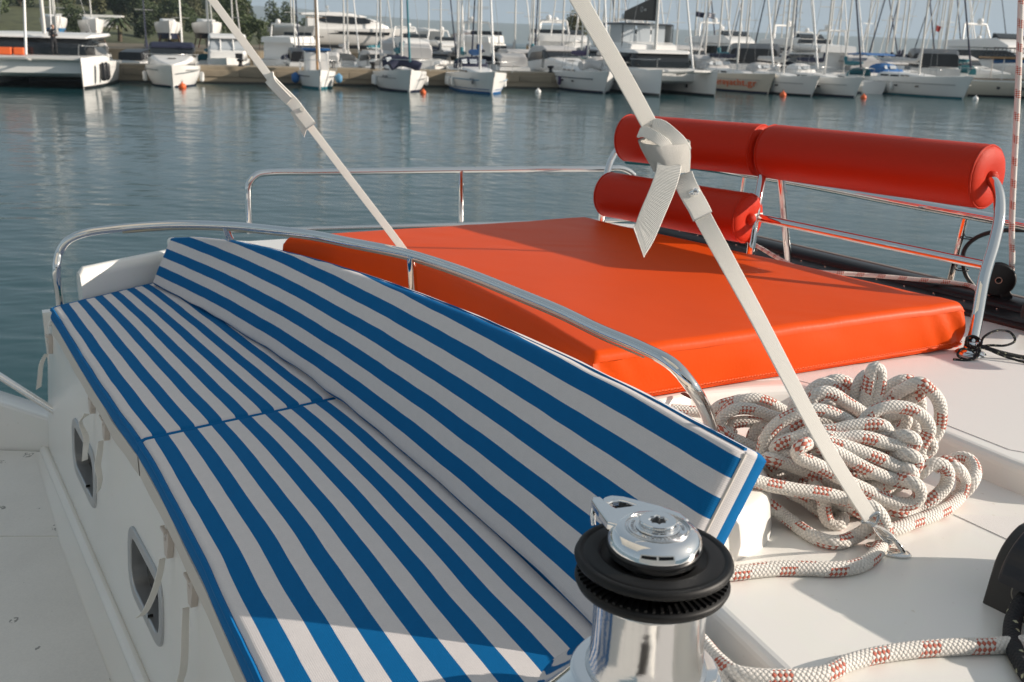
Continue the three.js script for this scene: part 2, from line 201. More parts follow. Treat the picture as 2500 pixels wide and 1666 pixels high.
const COIL = {
  L1: [[0.3998,2.4896,-1.8],[0.3913,2.5088,-1.8],[0.3899,2.5249,-1.8],[0.4028,2.5414,-1.8],[0.4291,2.551,-1.8],[0.4467,2.5555,-1.8]],
  L2: [[0.4051,2.5234,-1.78],[0.4165,2.5461,-1.78],[0.439,2.5602,-1.78],[0.4623,2.5656,-1.78],[0.4897,2.5593,-1.78],[0.5149,2.5458,-1.78],[0.5338,2.536,-1.78],[0.5487,2.5229,-1.78]],
  L3: [[0.4014,2.4986,-1.75],[0.393,2.5189,-1.75],[0.3993,2.5396,-1.75],[0.4186,2.5535,-1.75],[0.4418,2.5565,-1.75],[0.4656,2.5525,-1.75],[0.4885,2.5438,-1.75],[0.5114,2.5351,-1.75]],
  L4: [[0.4183,2.4917,-1.78],[0.4211,2.5111,-1.78],[0.44,2.5181,-1.78],[0.4638,2.5188,-1.78],[0.4852,2.5146,-1.78],[0.5041,2.5055,-1.78]],
  L5: [[0.3959,2.5175,-1.73],[0.4115,2.5055,-1.73],[0.4312,2.4982,-1.73],[0.4527,2.4878,-1.73],[0.4712,2.4788,-1.73],[0.4913,2.4683,-1.73]],
  L6: [[0.4668,2.4724,-1.76],[0.4605,2.4915,-1.76],[0.4649,2.5076,-1.76],[0.4802,2.5176,-1.76],[0.5004,2.5229,-1.76]],
  L0: [[0.321,2.5096,-1.86],[0.3445,2.5079,-1.86],[0.3774,2.5058,-1.86],[0.4058,2.5022,-1.86]],
  M1: [[0.5818,2.5926,-1.6],[0.5632,2.6021,-1.6],[0.5435,2.6101,-1.6],[0.5244,2.6124,-1.6],[0.5034,2.6089,-1.6],[0.4828,2.6011,-1.6],[0.4627,2.5876,-1.6],[0.4483,2.5698,-1.6],[0.4409,2.5493,-1.6],[0.4396,2.5287,-1.6],[0.4474,2.5113,-1.6],[0.4641,2.4955,-1.6],[0.4857,2.4843,-1.6],[0.5109,2.4791,-1.6],[0.5345,2.4768,-1.6]],
  S1: [[0.47,2.5362,-1.63],[0.4769,2.5498,-1.63],[0.4925,2.5576,-1.63],[0.5036,2.5697,-1.63],[0.5219,2.5776,-1.63],[0.5476,2.5806,-1.63],[0.5723,2.5806,-1.63],[0.5929,2.5797,-1.63]],
  S2: [[0.477,2.5448,-1.565],[0.4583,2.5457,-1.565],[0.4508,2.5541,-1.565],[0.4615,2.5658,-1.565],[0.4819,2.5736,-1.565],[0.5022,2.5813,-1.565],[0.5252,2.5876,-1.565],[0.5486,2.5905,-1.565],[0.5715,2.5968,-1.565],[0.5934,2.601,-1.565],[0.6155,2.603,-1.565],[0.6292,2.5992,-1.565],[0.6353,2.5923,-1.565],[0.6284,2.5851,-1.565]],
  S3: [[0.519,2.5877,-1.54],[0.54,2.5862,-1.54],[0.5594,2.5868,-1.54],[0.5786,2.5895,-1.54],[0.5984,2.5873,-1.54],[0.6254,2.5797,-1.54],[0.6523,2.5735,-1.54],[0.6693,2.5733,-1.54],[0.6753,2.5812,-1.54],[0.6682,2.5901,-1.54],[0.6586,2.5933,-1.54]],
  S4: [[0.5079,2.5886,-1.52],[0.5315,2.5852,-1.52],[0.558,2.5784,-1.52],[0.5809,2.5707,-1.52],[0.6011,2.5637,-1.52],[0.6216,2.5552,-1.52],[0.6423,2.546,-1.52],[0.6585,2.5416,-1.52],[0.671,2.5448,-1.52],[0.6741,2.5547,-1.52],[0.6682,2.5643,-1.52],[0.6586,2.5682,-1.52]],
  S5: [[0.5721,2.567,-1.56],[0.5965,2.562,-1.56],[0.6184,2.5562,-1.56],[0.6389,2.5511,-1.56],[0.659,2.5496,-1.56],[0.6672,2.557,-1.56]],
  S6a: [[0.4718,2.5915,-1.49],[0.4651,2.5831,-1.49],[0.4702,2.5709,-1.49],[0.4903,2.5619,-1.49],[0.5103,2.5529,-1.49],[0.5348,2.5398,-1.49],[0.5579,2.528,-1.49],[0.5782,2.5189,-1.49],[0.6055,2.5057,-1.49],[0.6258,2.4979,-1.49],[0.6457,2.4929,-1.49],[0.6645,2.4963,-1.49],[0.6729,2.5092,-1.49],[0.6682,2.5244,-1.49],[0.6568,2.5324,-1.49]],
  S6b: [[0.5194,2.5804,-1.51],[0.5505,2.5661,-1.51],[0.574,2.5529,-1.51],[0.5947,2.5424,-1.51],[0.6219,2.5313,-1.51],[0.6475,2.5243,-1.51],[0.6618,2.5234,-1.51],[0.6653,2.5347,-1.51],[0.6586,2.5457,-1.51]],
  S7: [[0.4396,2.5412,-1.55],[0.4586,2.5361,-1.55],[0.475,2.5309,-1.55],[0.4942,2.5236,-1.55],[0.5122,2.5169,-1.55],[0.5329,2.5096,-1.55],[0.5582,2.4974,-1.55],[0.5775,2.4922,-1.55]],
  S8: [[0.3823,2.5443,-1.47],[0.4008,2.5352,-1.47],[0.4215,2.5297,-1.47],[0.4446,2.5256,-1.47],[0.4703,2.5215,-1.47],[0.4958,2.5189,-1.47],[0.5151,2.516,-1.47],[0.5347,2.5111,-1.47],[0.5543,2.5054,-1.47]],
  S8b: [[0.4267,2.4896,-1.6],[0.4449,2.4857,-1.6],[0.4663,2.4774,-1.6],[0.4898,2.4751,-1.6],[0.5168,2.4789,-1.6],[0.537,2.4825,-1.6]],
  S10: [[0.4686,2.4925,-1.53],[0.4907,2.4831,-1.53],[0.5048,2.4748,-1.53],[0.5207,2.4623,-1.53],[0.5313,2.4545,-1.53]],
  S11: [[0.5106,2.507,-1.49],[0.517,2.496,-1.49],[0.5209,2.4792,-1.49],[0.5274,2.4623,-1.49],[0.5368,2.4545,-1.49],[0.5483,2.4545,-1.49]],
  S12: [[0.5542,2.4613,-1.54],[0.5687,2.4545,-1.54],[0.5809,2.4545,-1.54],[0.5851,2.4545,-1.54]],
  S13: [[0.5473,2.4796,-1.52],[0.5745,2.4718,-1.52],[0.5955,2.4609,-1.52]],
  T1: [[0.6305,2.5839,-1.68],[0.6352,2.602,-1.68],[0.6374,2.6228,-1.68],[0.6382,2.6435,-1.68],[0.6402,2.6597,-1.68],[0.6455,2.6672,-1.68],[0.6534,2.6601,-1.68],[0.6564,2.6426,-1.68],[0.6557,2.6219,-1.68],[0.6505,2.6024,-1.68],[0.6459,2.5843,-1.68]],
  T1b: [[0.6241,2.5852,-1.7],[0.6253,2.6094,-1.7],[0.6273,2.6274,-1.7],[0.6316,2.638,-1.7],[0.6378,2.6441,-1.7]],
  T2: [[0.5358,2.5887,-1.7],[0.5395,2.6068,-1.7],[0.552,2.6207,-1.7],[0.5668,2.6271,-1.7],[0.5846,2.6202,-1.7],[0.5975,2.6071,-1.7],[0.6024,2.5906,-1.7]],
  T3: [[0.587,2.6169,-1.74],[0.6097,2.6206,-1.74],[0.6252,2.6119,-1.74],[0.6305,2.5983,-1.74],[0.6288,2.5828,-1.74],[0.6249,2.5673,-1.74]],
  T4: [[0.5315,2.603,-1.645],[0.5298,2.6175,-1.645],[0.5384,2.6265,-1.645],[0.5544,2.6299,-1.645],[0.5717,2.6231,-1.645],[0.5866,2.6134,-1.645],[0.6014,2.605,-1.645],[0.6164,2.5952,-1.645],[0.6316,2.5839,-1.645]],
  T5: [[0.6598,2.5696,-1.72],[0.6714,2.5914,-1.72],[0.6846,2.6101,-1.72],[0.6972,2.6225,-1.72],[0.7147,2.6306,-1.72],[0.7293,2.628,-1.72]],
  T6: [[0.6652,2.5811,-1.69],[0.6759,2.5965,-1.69],[0.6881,2.6104,-1.69],[0.7019,2.6227,-1.69],[0.7199,2.6344,-1.69],[0.7354,2.6341,-1.69],[0.7411,2.6239,-1.69],[0.7338,2.6162,-1.69]],
  T7: [[0.7205,2.647,-1.66],[0.736,2.6358,-1.66],[0.7503,2.623,-1.66],[0.7603,2.6071,-1.66],[0.7643,2.5895,-1.66],[0.7656,2.5717,-1.66],[0.7632,2.5551,-1.66],[0.7557,2.5399,-1.66],[0.7463,2.5275,-1.66],[0.7326,2.515,-1.66]],
  T8: [[0.6021,2.5957,-1.59],[0.6088,2.6059,-1.59],[0.6206,2.6176,-1.59],[0.6395,2.6253,-1.59],[0.6594,2.6258,-1.59],[0.6811,2.6222,-1.59],[0.7,2.6114,-1.59],[0.7127,2.5976,-1.59],[0.7168,2.5833,-1.59],[0.7116,2.5688,-1.59],[0.7067,2.5556,-1.59],[0.7066,2.5382,-1.59],[0.7152,2.5253,-1.59],[0.716,2.5106,-1.59],[0.7078,2.5015,-1.59]],
  T9: [[0.7028,2.5869,-1.71],[0.7156,2.5979,-1.71],[0.7287,2.6058,-1.71],[0.7398,2.6032,-1.71],[0.7465,2.5912,-1.71],[0.7472,2.576,-1.71]],
  T10: [[0.6706,2.5519,-1.65],[0.6755,2.567,-1.65],[0.6787,2.5789,-1.65],[0.6833,2.5909,-1.65]],
  T11: [[0.6573,2.5622,-1.62],[0.6703,2.567,-1.62],[0.6826,2.5761,-1.62],[0.6871,2.5879,-1.62],[0.6862,2.5995,-1.62]],
  T12: [[0.7253,2.5465,-1.66],[0.7224,2.5614,-1.66],[0.7175,2.5762,-1.66],[0.7096,2.5879,-1.66]],
  T13: [[0.5644,2.5946,-1.67],[0.5811,2.5951,-1.67],[0.5915,2.5895,-1.67],[0.6048,2.5839,-1.67],[0.6119,2.5722,-1.67]],
  T14: [[0.7413,2.5462,-1.64],[0.7483,2.5359,-1.64],[0.7443,2.5253,-1.64],[0.7327,2.519,-1.64],[0.7184,2.5125,-1.64]],
  T15: [[0.5151,2.5698,-1.7],[0.5163,2.5851,-1.7],[0.5256,2.5914,-1.7],[0.5429,2.5889,-1.7],[0.5592,2.5833,-1.7]],
  Q1: [[0.6994,2.5183,-1.56],[0.7156,2.5347,-1.56],[0.7341,2.5353,-1.56],[0.7463,2.5197,-1.56],[0.7459,2.4965,-1.56],[0.7238,2.475,-1.5515],[0.6963,2.459,-1.5436],[0.6554,2.456,-1.5179]],
  Q2: [[0.7378,2.5104,-1.6],[0.7548,2.5242,-1.6],[0.7685,2.5217,-1.58],[0.7906,2.495,-1.5917],[0.7879,2.47,-1.5877],[0.7599,2.458,-1.5615],[0.717,2.456,-1.5274],[0.6752,2.456,-1.5008],[0.6408,2.456,-1.4776],[0.6133,2.456,-1.4651]],
  Q3: [[0.7894,2.4944,-1.66],[0.8072,2.5072,-1.66],[0.8224,2.5083,-1.65],[0.8265,2.4982,-1.63],[0.8108,2.485,-1.6018],[0.7984,2.459,-1.6083],[0.768,2.456,-1.5938]],
  S9: [[0.4123,2.495,-1.509],[0.4215,2.49,-1.4964],[0.4359,2.48,-1.4931],[0.4565,2.465,-1.4917],[0.4727,2.457,-1.4763],[0.4848,2.456,-1.4504],[0.4983,2.456,-1.4314],[0.5142,2.456,-1.4219],[0.5339,2.456,-1.4257],[0.5539,2.457,-1.438],[0.5689,2.465,-1.4408],[0.5846,2.475,-1.4466]],
  tail: [[0.5543,2.5054,-1.47],[0.563,2.52,-1.4292],[0.5768,2.515,-1.421],[0.589,2.5,-1.422],[0.5971,2.48,-1.4269],[0.5969,2.46,-1.4257],[0.5811,2.4555,-1.4],[0.5573,2.4555,-1.3692],[0.527,2.4555,-1.3461],[0.4888,2.4555,-1.337],[0.4536,2.4555,-1.3373],[0.4181,2.4555,-1.3365],[0.381,2.4555,-1.3287],[0.3437,2.4555,-1.3186],[0.3074,2.4555,-1.311],[0.2767,2.4555,-1.307]],
  run: [[0.2536,2.445,-1.1809],[0.2665,2.445,-1.1408],[0.277,2.448,-1.1042],[0.2944,2.4555,-1.0674],[0.3939,2.4555,-1.0703],[0.4361,2.4555,-1.0972],[0.4769,2.4555,-1.1155],[0.5396,2.4555,-1.1329],[0.6001,2.4555,-1.1419],[0.6451,2.4555,-1.1465],[0.6886,2.4555,-1.1535],[0.7243,2.4555,-1.1615]],
};
// ---------- materials of the yacht ----------
const fineTex = dataTex(256, 256, (u, v) => fbm(u * 32, v * 32, 3, 32));
const gelTex = dataTex(512, 512, (u, v) => { const a = fbm(u * 4, v * 4, 5, 4), b = vn(u * 90, v * 90, 90, 90); return [0.86 + 0.05 * (a - 0.5) - (b > 0.985 ? 0.12 : 0), 0.84 + 0.055 * (a - 0.5) - (b > 0.985 ? 0.14 : 0), 0.795 + 0.065 * (a - 0.5) - (b > 0.985 ? 0.17 : 0)]; }, { color: true });
const M = {};
M.gel = mat([1, 1, 1], 0.32, 0, { clearcoat: 0.35, clearcoatRoughness: 0.15, map: gelTex });
const gripTex = dataTex(128, 128, (u, v) => { const a = Math.sin(u * 2 * Math.PI * 16) * Math.sin(v * 2 * Math.PI * 16); return 0.5 + 0.5 * a; });
const gripCol = dataTex(1024, 1024, (u, v) => {
  const n = fbm(u * 6, v * 6, 5, 6), f = vn(u * 260, v * 260, 260, 260); let k = 0.86 + 0.12 * (n - 0.5) - 0.05 * (f - 0.5);
  const s = vn(u * 17 + 3, v * 17 + 9, 17, 17), g = vn(u * 300, v * 150, 300, 150); let d = s > 0.86 && g > 0.55 ? 0.38 : 1; if (vn(u * 120, v * 120, 120, 120) > 0.992) d *= 0.55;
  k *= d; return [k * 0.93, k * 0.90, k * 0.85];
}, { color: true });
M.grip = mat([1, 1, 1], 0.62, 0, { map: gripCol, bumpMap: gripTex.clone(), bumpScale: 0.0006 });
M.grip.bumpMap.repeat.set(18, 18);
M.gripClean = mat([0.84, 0.81, 0.785], 0.55, 0, { bumpMap: gripTex.clone(), bumpScale: 0.0006 }); M.gripClean.bumpMap.repeat.set(18, 18);
const steelRough = dataTex(256, 256, (u, v) => 0.25 + 0.5 * fbm(u * 8, v * 8, 4, 8));
M.steel = mat([0.80, 0.79, 0.77], 0.08, 1, { roughnessMap: steelRough });
M.chrome = mat([0.86, 0.86, 0.86], 0.06, 1);
M.drum = mat([0.74, 0.74, 0.74], 0.13, 1, { bumpMap: fineTex, bumpScale: 0.0001 });
M.black = mat([0.012, 0.012, 0.013], 0.42, 0);
M.rubber = mat([0.007, 0.007, 0.0075], 0.5, 0, { specularIntensity: 0.7 });
M.dark = mat([0.01, 0.01, 0.01], 0.3, 0);
const blue = [0.003, 0.135, 0.36], white = [0.74, 0.705, 0.70];
const stripeTex = dataTex(256, 256, (u, v) => { const w = 0.93 + 0.14 * (vn(u * 128, v * 128, 128, 128) - 0.5) + 0.06 * (fbm(u * 5, v * 5, 3, 5) - 0.5), t = smooth(0.0, 0.006, v) * (1 - smooth(0.5, 0.506, v)); return [0, 1, 2].map(k => lerp(white[k], blue[k], t) * w); }, { color: true, rep: [1 / 0.0655, 1 / 0.0655] });
const weave = dataTex(64, 64, (u, v) => 0.5 + 0.25 * Math.sin(u * 2 * Math.PI * 8) + 0.25 * Math.sin(v * 2 * Math.PI * 8), { rep: [40, 40] });
M.stripe = mat([1, 1, 1], 0.8, 0, { map: stripeTex, specularIntensity: 0.25, bumpMap: weave, bumpScale: 0.0002 });
M.blueCloth = mat(blue, 0.75, 0, { specularIntensity: 0.3 });
M.creamCloth = mat([0.62, 0.575, 0.52], 0.8);
const vinylTex = dataTex(256, 256, (u, v) => fbm(u * 24, v * 24, 4, 24), { rep: [9, 9] });
M.vinyl = mat([0.74, 0.074, 0.004], 0.46, 0, { bumpMap: vinylTex, bumpScale: 0.0002, specularIntensity: 0.28 });
M.bolster = mat([0.56, 0.028, 0.006], 0.45, 0, { bumpMap: vinylTex, bumpScale: 0.0005, specularIntensity: 0.4 });
M.vinylThread = mat([0.85, 0.17, 0.05], 0.7);
M.foam = mat([0.78, 0.76, 0.72], 0.9);
const webTex = dataTex(64, 32, u => 0.5 + 0.5 * Math.sin(u * 2 * Math.PI * 8), { rep: [1 / 0.016, 1] });
M.web = mat([0.88, 0.85, 0.79], 0.72, 0, { bumpMap: webTex, bumpScale: 0.0006 });
M.buckle = mat([0.60, 0.53, 0.47], 0.5);
M.alu = mat([0.52, 0.53, 0.54], 0.42, 0.85);
M.tint = mat([0.010, 0.010, 0.011], 0.12, 0, { specularIntensity: 0.45 });
// braided rope: diamond plait with checked red flecks
const RP = 0.076, NU = 11, NV = 8;
const ropeCell = (u, v) => { const a = u * NU + v * NV, b = u * NU - v * NV + 100, ia = Math.floor(a), ib = Math.floor(b), fa = a - ia - 0.5, fb = b - ib - 0.5; const pk = Math.max(0, 1 - 3.4 * (fa * fa + fb * fb)); return [ia, ib, pk]; };
const ropeFleck = (u, v, ia, ib) => { for (const [cu, cv] of [[0.25, 0.2], [0.75, 0.7]]) { let du = u - cu; du -= Math.round(du); let dv = v - cv; dv -= Math.round(dv); const su = du + dv * 0.35; if (Math.abs(su) < 0.18 && Math.abs(dv) < 0.19) return ((ia + ib) & 1) === 0; } return false; };
function ropeMats(red, base) {
  const map = dataTex(512, 256, (u, v) => { const [ia, ib, pk] = ropeCell(u, v), n = vn(u * 180, v * 90, 180, 90), c = ropeFleck(u, v, ia, ib) ? red : base, k = 0.90 + 0.08 * pk + 0.22 * (n - 0.5) + 0.1 * (vn(u * 6, v * 4, 6, 4) - 0.5); return c.map(x => x * k); }, { color: true, rep: [1 / RP, 1] });
  const bump = dataTex(512, 256, (u, v) => { const p = ropeCell(u, v)[2]; return Math.sqrt(p) * 0.85 + 0.15 * vn(u * 180, v * 90, 180, 90); }, { rep: [1 / RP, 1] });
  return mat([1, 1, 1], 0.85, 0, { map, bumpMap: bump, bumpScale: 0.0022 });
}
M.rope = ropeMats([0.56, 0.15, 0.10], [0.84, 0.80, 0.745]);
M.ropeFine = M.rope.clone(); M.ropeFine.map = M.rope.map.clone(); M.ropeFine.map.repeat.set(1 / 0.06, 1); M.ropeFine.bumpMap = M.rope.bumpMap.clone(); M.ropeFine.bumpMap.repeat.set(1 / 0.06, 1); M.ropeFine.bumpScale = 0.001;
const blackRope = dataTex(256, 128, (u, v) => { const [ia, ib, pk] = ropeCell(u, v); const f = ((ia * 7 + ib * 3) % 23) === 0; return f ? [0.45, 0.45, 0.30] : [0.010 + 0.012 * pk, 0.011 + 0.012 * pk, 0.014 + 0.012 * pk]; }, { color: true, rep: [1 / 0.07, 1] });
M.blackRope = mat([1, 1, 1], 0.8, 0, { map: blackRope, bumpMap: M.rope.bumpMap, bumpScale: 0.001 });
M.redRope = mat([0.50, 0.035, 0.02], 0.8, 0, { bumpMap: M.rope.bumpMap, bumpScale: 0.001 });

// ---------- decks and coamings of the yacht ----------
const DK = 2.5, LOW = DK - 0.055, SIDE = DK - 0.8;
// raised platform under the sun mattress
const platEdge = [[0.10, -1.74], [0.30, -1.93], [0.383, -1.985], [0.52, -2.03], [0.635, -2.055], [0.70, -2.015], [0.76, -1.92], [0.837, -1.80], [0.90, -1.68], [0.935, -1.625], [0.985, -1.60], [1.3, -1.56], [2.6, -1.45]];
const plat = [...platEdge, [2.6, -2.0], [1.95, -2.24], [1.63, -2.71], [1.20, -3.36], [0.75, -4.04], [0.28, -4.10], [-0.24, -3.86], [-0.95, -3.50], [-1.25, -3.52], [-0.72, -2.95], [-0.3, -2.35]];
const platform = struct('deck_platform', prism(plat, DK - 0.5, DK, 0.018), M.gel);
part('grip_panel', prism([[0.33, -2.03], [0.62, -2.105], [0.80, -1.95], [0.93, -1.72], [1.05, -1.66], [2.5, -1.52], [2.5, -1.98], [1.55, -2.42], [1.16, -2.36]], DK, DK + 0.0015), M.gripClean, platform);
part('grip_panel', prism([[-0.35, -2.72], [0.12, -1.98], [0.30, -2.02], [1.12, -2.40], [0.28, -3.85], [-0.80, -3.40]], DK, DK + 0.0015), M.gripClean, platform);
// lower deck with the rope well, cut away beside the winch
const low = [[0.298, -1.235], [0.355, -1.09], [0.44, -0.87], [0.52, -0.66], [2.6, -0.5], [2.6, -1.8], [0.98, -1.85], [0.70, -2.2], [0.2, -2.1], [0.16, -1.70], [0.20, -1.40]];
const lower = struct('lower_deck', prism(low, DK - 0.6, LOW, 0.016), M.gel);
part('grip_panel', prism([[0.765, -1.555], [0.84, -1.43], [0.97, -1.20], [1.5, -1.05], [2.5, -1.0], [2.5, -1.42], [1.05, -1.545]], LOW, LOW + 0.0015), M.gripClean, lower);
// bench: side wall with portlights, seat, backrest
const bS = FG.backBotS, bP = VA(FG.backBot), bN = VA(FG.backN);
const at3 = (arr, s) => V(interp(bS, arr.map(p => p.x), s), interp(bS, arr.map(p => p.y), s), interp(bS, arr.map(p => p.z), s));
const LEAN = 28 * Math.PI / 180;
const backFace = (s, h) => at3(bP, s).add(V(0, Math.cos(LEAN) * h, 0)).addScaledVector(at3(bN, s).normalize(), Math.sin(LEAN) * h);
const backNorm = s => V(0, Math.sin(LEAN), 0).addScaledVector(at3(bN, s).normalize(), -Math.cos(LEAN));
const sf = VA(FG.seatFront); { const d = sf[8].clone().sub(sf[7]).normalize(); sf.push(sf[8].clone().addScaledVector(d, 0.2)); }
const sfl = [0]; for (let i = 1; i < sf.length; i++) sfl.push(sfl[i - 1] + sf[i].distanceTo(sf[i - 1]));
const seatLine = s => V(interp(sfl, sf.map(p => p.x), s), sf[0].y, interp(sfl, sf.map(p => p.z), s));
const farDir = V(FG.seatFar[2][0] - FG.seatFar[0][0], 0, FG.seatFar[2][2] - FG.seatFar[0][2]).normalize(), seamDir = V(FG.seatSeam[3][0] - FG.seatSeam[0][0], 0, FG.seatSeam[3][2] - FG.seatSeam[0][2]).normalize(), nearDir = V(0.87, 0, -0.49);
const seatDir = s => { const a = s / sfl[4]; return a < 1 ? farDir.clone().lerp(seamDir, a).normalize() : seamDir.clone().lerp(nearDir, Math.min(1, (s - sfl[4]) / 0.8)).normalize(); };
const seatAt = (s, d) => seatLine(s).addScaledVector(seatDir(s), d);
const SEAT_T = 0.052, seatY = DK - 0.15;
// wall below the seat, with real openings for the portlights
const wd = V(...FG.wallDir), wu = V(...FG.wallUp), w0 = V(...FG.wallBase[0]), wn = wd.clone().cross(wu).negate();
if (wn.x > 0) wn.negate();
const wallM = new THREE.Matrix4().makeBasis(wd, wu, wn).setPosition(w0);
const onWall = g => g.applyMatrix4(wallM);
function rrect(x0, y0, x1, y1, r, P = THREE.Shape) { const s = new P(); s.moveTo(x0 + r, y0); s.lineTo(x1 - r, y0); s.quadraticCurveTo(x1, y0, x1, y0 + r); s.lineTo(x1, y1 - r); s.quadraticCurveTo(x1, y1, x1 - r, y1); s.lineTo(x0 + r, y1); s.quadraticCurveTo(x0, y1, x0, y1 - r); s.lineTo(x0, y0 + r); s.quadraticCurveTo(x0, y0, x0 + r, y0); return s; }
const ports = [[0.605, 0.168, 0.985, 0.347], [1.43, 0.165, 1.775, 0.347]];
const wallShape = new THREE.Shape([new THREE.Vector2(0.0, -0.02), new THREE.Vector2(3.6, -0.02), new THREE.Vector2(3.6, 0.555), new THREE.Vector2(0.30, 0.555), new THREE.Vector2(0.10, 0.50)]);
for (const [a, b, c, d] of ports) wallShape.holes.push(rrect(a + 0.012, b + 0.012, c - 0.012, d - 0.012, 0.06, THREE.Path));
const wall = struct('cabin_wall', onWall(new THREE.ExtrudeGeometry(wallShape, { depth: 0.03, bevelEnabled: false, curveSegments: 10 }).translate(0, 0, -0.03)), M.gel);
part('wall_fillet', tube([0, 0.5, 1, 1.6, 2.3, 3, 3.6].map(s => w0.clone().addScaledVector(wd, s).addScaledVector(wn, 0.012).setY(SIDE + 0.002)), 0.017, { rad: 12, seg: 20 }), M.gel, wall);
part('end_wall', [prism([[w0.x + 0.05, w0.z + 0.03], [w0.x + 0.5, w0.z - 0.30], [w0.x + 0.52, w0.z - 0.26], [w0.x + 0.07, w0.z + 0.07]], SIDE - 0.02, DK - 0.25)], M.gel, wall);
for (const [a, b, c, d] of ports) {
  const port = new THREE.Group(); port.name = 'portlight'; wall.add(port);
  const ring = rrect(a, b, c, d, 0.075); ring.holes.push(rrect(a + 0.022, b + 0.022, c - 0.022, d - 0.022, 0.055, THREE.Path));
  part('frame', [onWall(new THREE.ExtrudeGeometry(ring, { depth: 0.004, bevelEnabled: true, bevelSize: 0.004, bevelThickness: 0.004, bevelSegments: 3, curveSegments: 10 }).translate(0, 0, -0.002)), onWall((() => { const r2 = rrect(a + 0.014, b + 0.014, c - 0.014, d - 0.014, 0.06); r2.holes.push(rrect(a + 0.026, b + 0.026, c - 0.026, d - 0.026, 0.05, THREE.Path)); return new THREE.ExtrudeGeometry(r2, { depth: 0.045, bevelEnabled: false, curveSegments: 10 }).translate(0, 0, -0.046); })())], M.alu, port);
  part('pane', onWall(new THREE.ExtrudeGeometry(rrect(a + 0.02, b + 0.02, c - 0.02, d - 0.02, 0.04), { depth: 0.005, bevelEnabled: false }).translate(0, 0, -0.038)), M.tint, port);
  part('track_joint', onWall(box(0.0025, 0.032, 0.012, lerp(a, c, 0.62), b + 0.016, 0.0)), M.dark, port);
}
// top ledge under the seat and the moulded back of the bench
struct('bench_top', loft([0.02, 0.4, 0.8, 1.26, 1.7, 2.1, sfl[sfl.length - 1] - 0.005].map(s => [[0.055, -0.056], [0.66, -0.056], [0.66, -0.16], [0.055, -0.16]].map(([d, y]) => seatAt(s, d).setY(seatY + y)))), M.gel);
const coam = struct('bench_coaming', loft([-0.12, 0.2, 0.6, 1.0, 1.4, 1.8, 2.1, 2.30, 2.38, 2.41].map((s, i, A) => { const k = i === A.length - 1 ? 0.06 : i === A.length - 2 ? 0.02 : 0; const p = at3(bP, s), n = at3(bN, s).normalize(); return [[0.10 + k * 0.2, -0.16], [0.10 + k * 0.3, -0.03], [0.17, 0.135 - k], [0.20, 0.15 - k], [0.23, 0.14 - k], [0.30 - k * 0.4, -0.06], [0.34, -0.45], [0.10, -0.45]].map(([d, y]) => p.clone().addScaledVector(n, d).add(V(0, y - 0.012, 0))); })), M.gel);
const shoulder = [[0.20, -1.30], [0.30, -1.345], [0.360, -1.378], [0.405, -1.418], [0.437, -1.49], [0.445, -1.60], [0.36, -1.72], [0.22, -1.6]];
part('shoulder', loft([[1.03, LOW - 0.01], [1.0, LOW + 0.006], [0.98, LOW + 0.03], [0.95, LOW + 0.056], [0.90, LOW + 0.070], [0.82, LOW + 0.077], [0.6, LOW + 0.079]].map(([k, y]) => { const c = [0.33, -1.51]; return curve([...shoulder, shoulder[0]].map(([x, z]) => V(lerp(c[0], x, k), y, lerp(c[1], z, k)))).getSpacedPoints(30).slice(0, 30); })), M.gel, coam);
struct('bench_end', loft([[0.055, 0.018], [0.075, 0.02], [0.15, 0.022], [0.3, 0.022], [0.46, 0.022]].map(([d]) => { const p = seatLine(0).addScaledVector(farDir, 0.065 + d), o = V(-0.54, 0, -0.84); return [[0.015, -0.12], [0.015, 0.06], [0.028, 0.088], [0.05, 0.096], [0.085, 0.09], [0.10, 0.06], [0.10, -0.12]].map(([a, y]) => p.clone().addScaledVector(o, a).setY(seatY + y * (d < 0.06 ? 0.80 : 1))); })), M.gel);
// seat cushions
function seatCushion(s0, s1, label) {
  const Lu = s1 - s0, Lv = 0.52, g = thing('seat_cushion', label, 'cushion', [0, 0, 0], 0);
  const S = (u, v) => { const s = lerp(s0, s1, u), w = 0.0015 * (fbm(s * 7, 3.3, 3) - 0.5) * 2 * (1 - v) * (1 - smooth(0.0, 0.25, v)); return { p: seatAt(s, v * Lv - w * 1.4), n: V(0, 1, 0) }; };
  const c = cushion(S, Lu, Lv, SEAT_T, 0.016, (u, v) => 0.010 * Math.pow(Math.sin(Math.PI * u), 0.5) * Math.pow(Math.sin(Math.PI * v), 0.5) + 0.0045 * (fbm(lerp(s0, s1, u) * 6, v * 3, 3) - 0.5), (u, v) => [lerp(s0, s1, u), v * Lv - 0.027 + 0.0035 * (fbm(lerp(s0, s1, u) * 7, v * 4 + 2, 3) - 0.5) - 0.006 * Math.pow(Math.abs(2 * u - 1), 12) * (0.5 - v)], { nu: 70, nv: 30 });
  part('cover', c.face, M.stripe, g);
  const side = part('boxing', c.side, M.blueCloth, g);
  part('underside', c.back, M.creamCloth, g);
  part('piping', tube(c.rim.map(p => p.clone().add(V(0, 0.010, 0))), 0.0060, { raw: true, rad: 6 }), M.blueCloth, g);
  // cream skirt below the boxing on the front edge
  const pts = []; for (let i = 0; i <= 40; i++) { const s = lerp(s0 + 0.004, s1 - 0.004, i / 40); pts.push(seatAt(s, -0.001 - 0.004 * vn(s * 9, 3.3)).setY(seatY - SEAT_T - 0.016 + 0.008 * (vn(s * 7, 8.1) - 0.5))); }
  part('skirt', ribbon(pts, [V(0, 1, 0)], 0.046, 0.004, 60), M.creamCloth, g);
  return g;
}
seatCushion(0.0, sfl[4] - 0.002, 'blue and white striped seat cushion on the bench end beside the white moulded block');
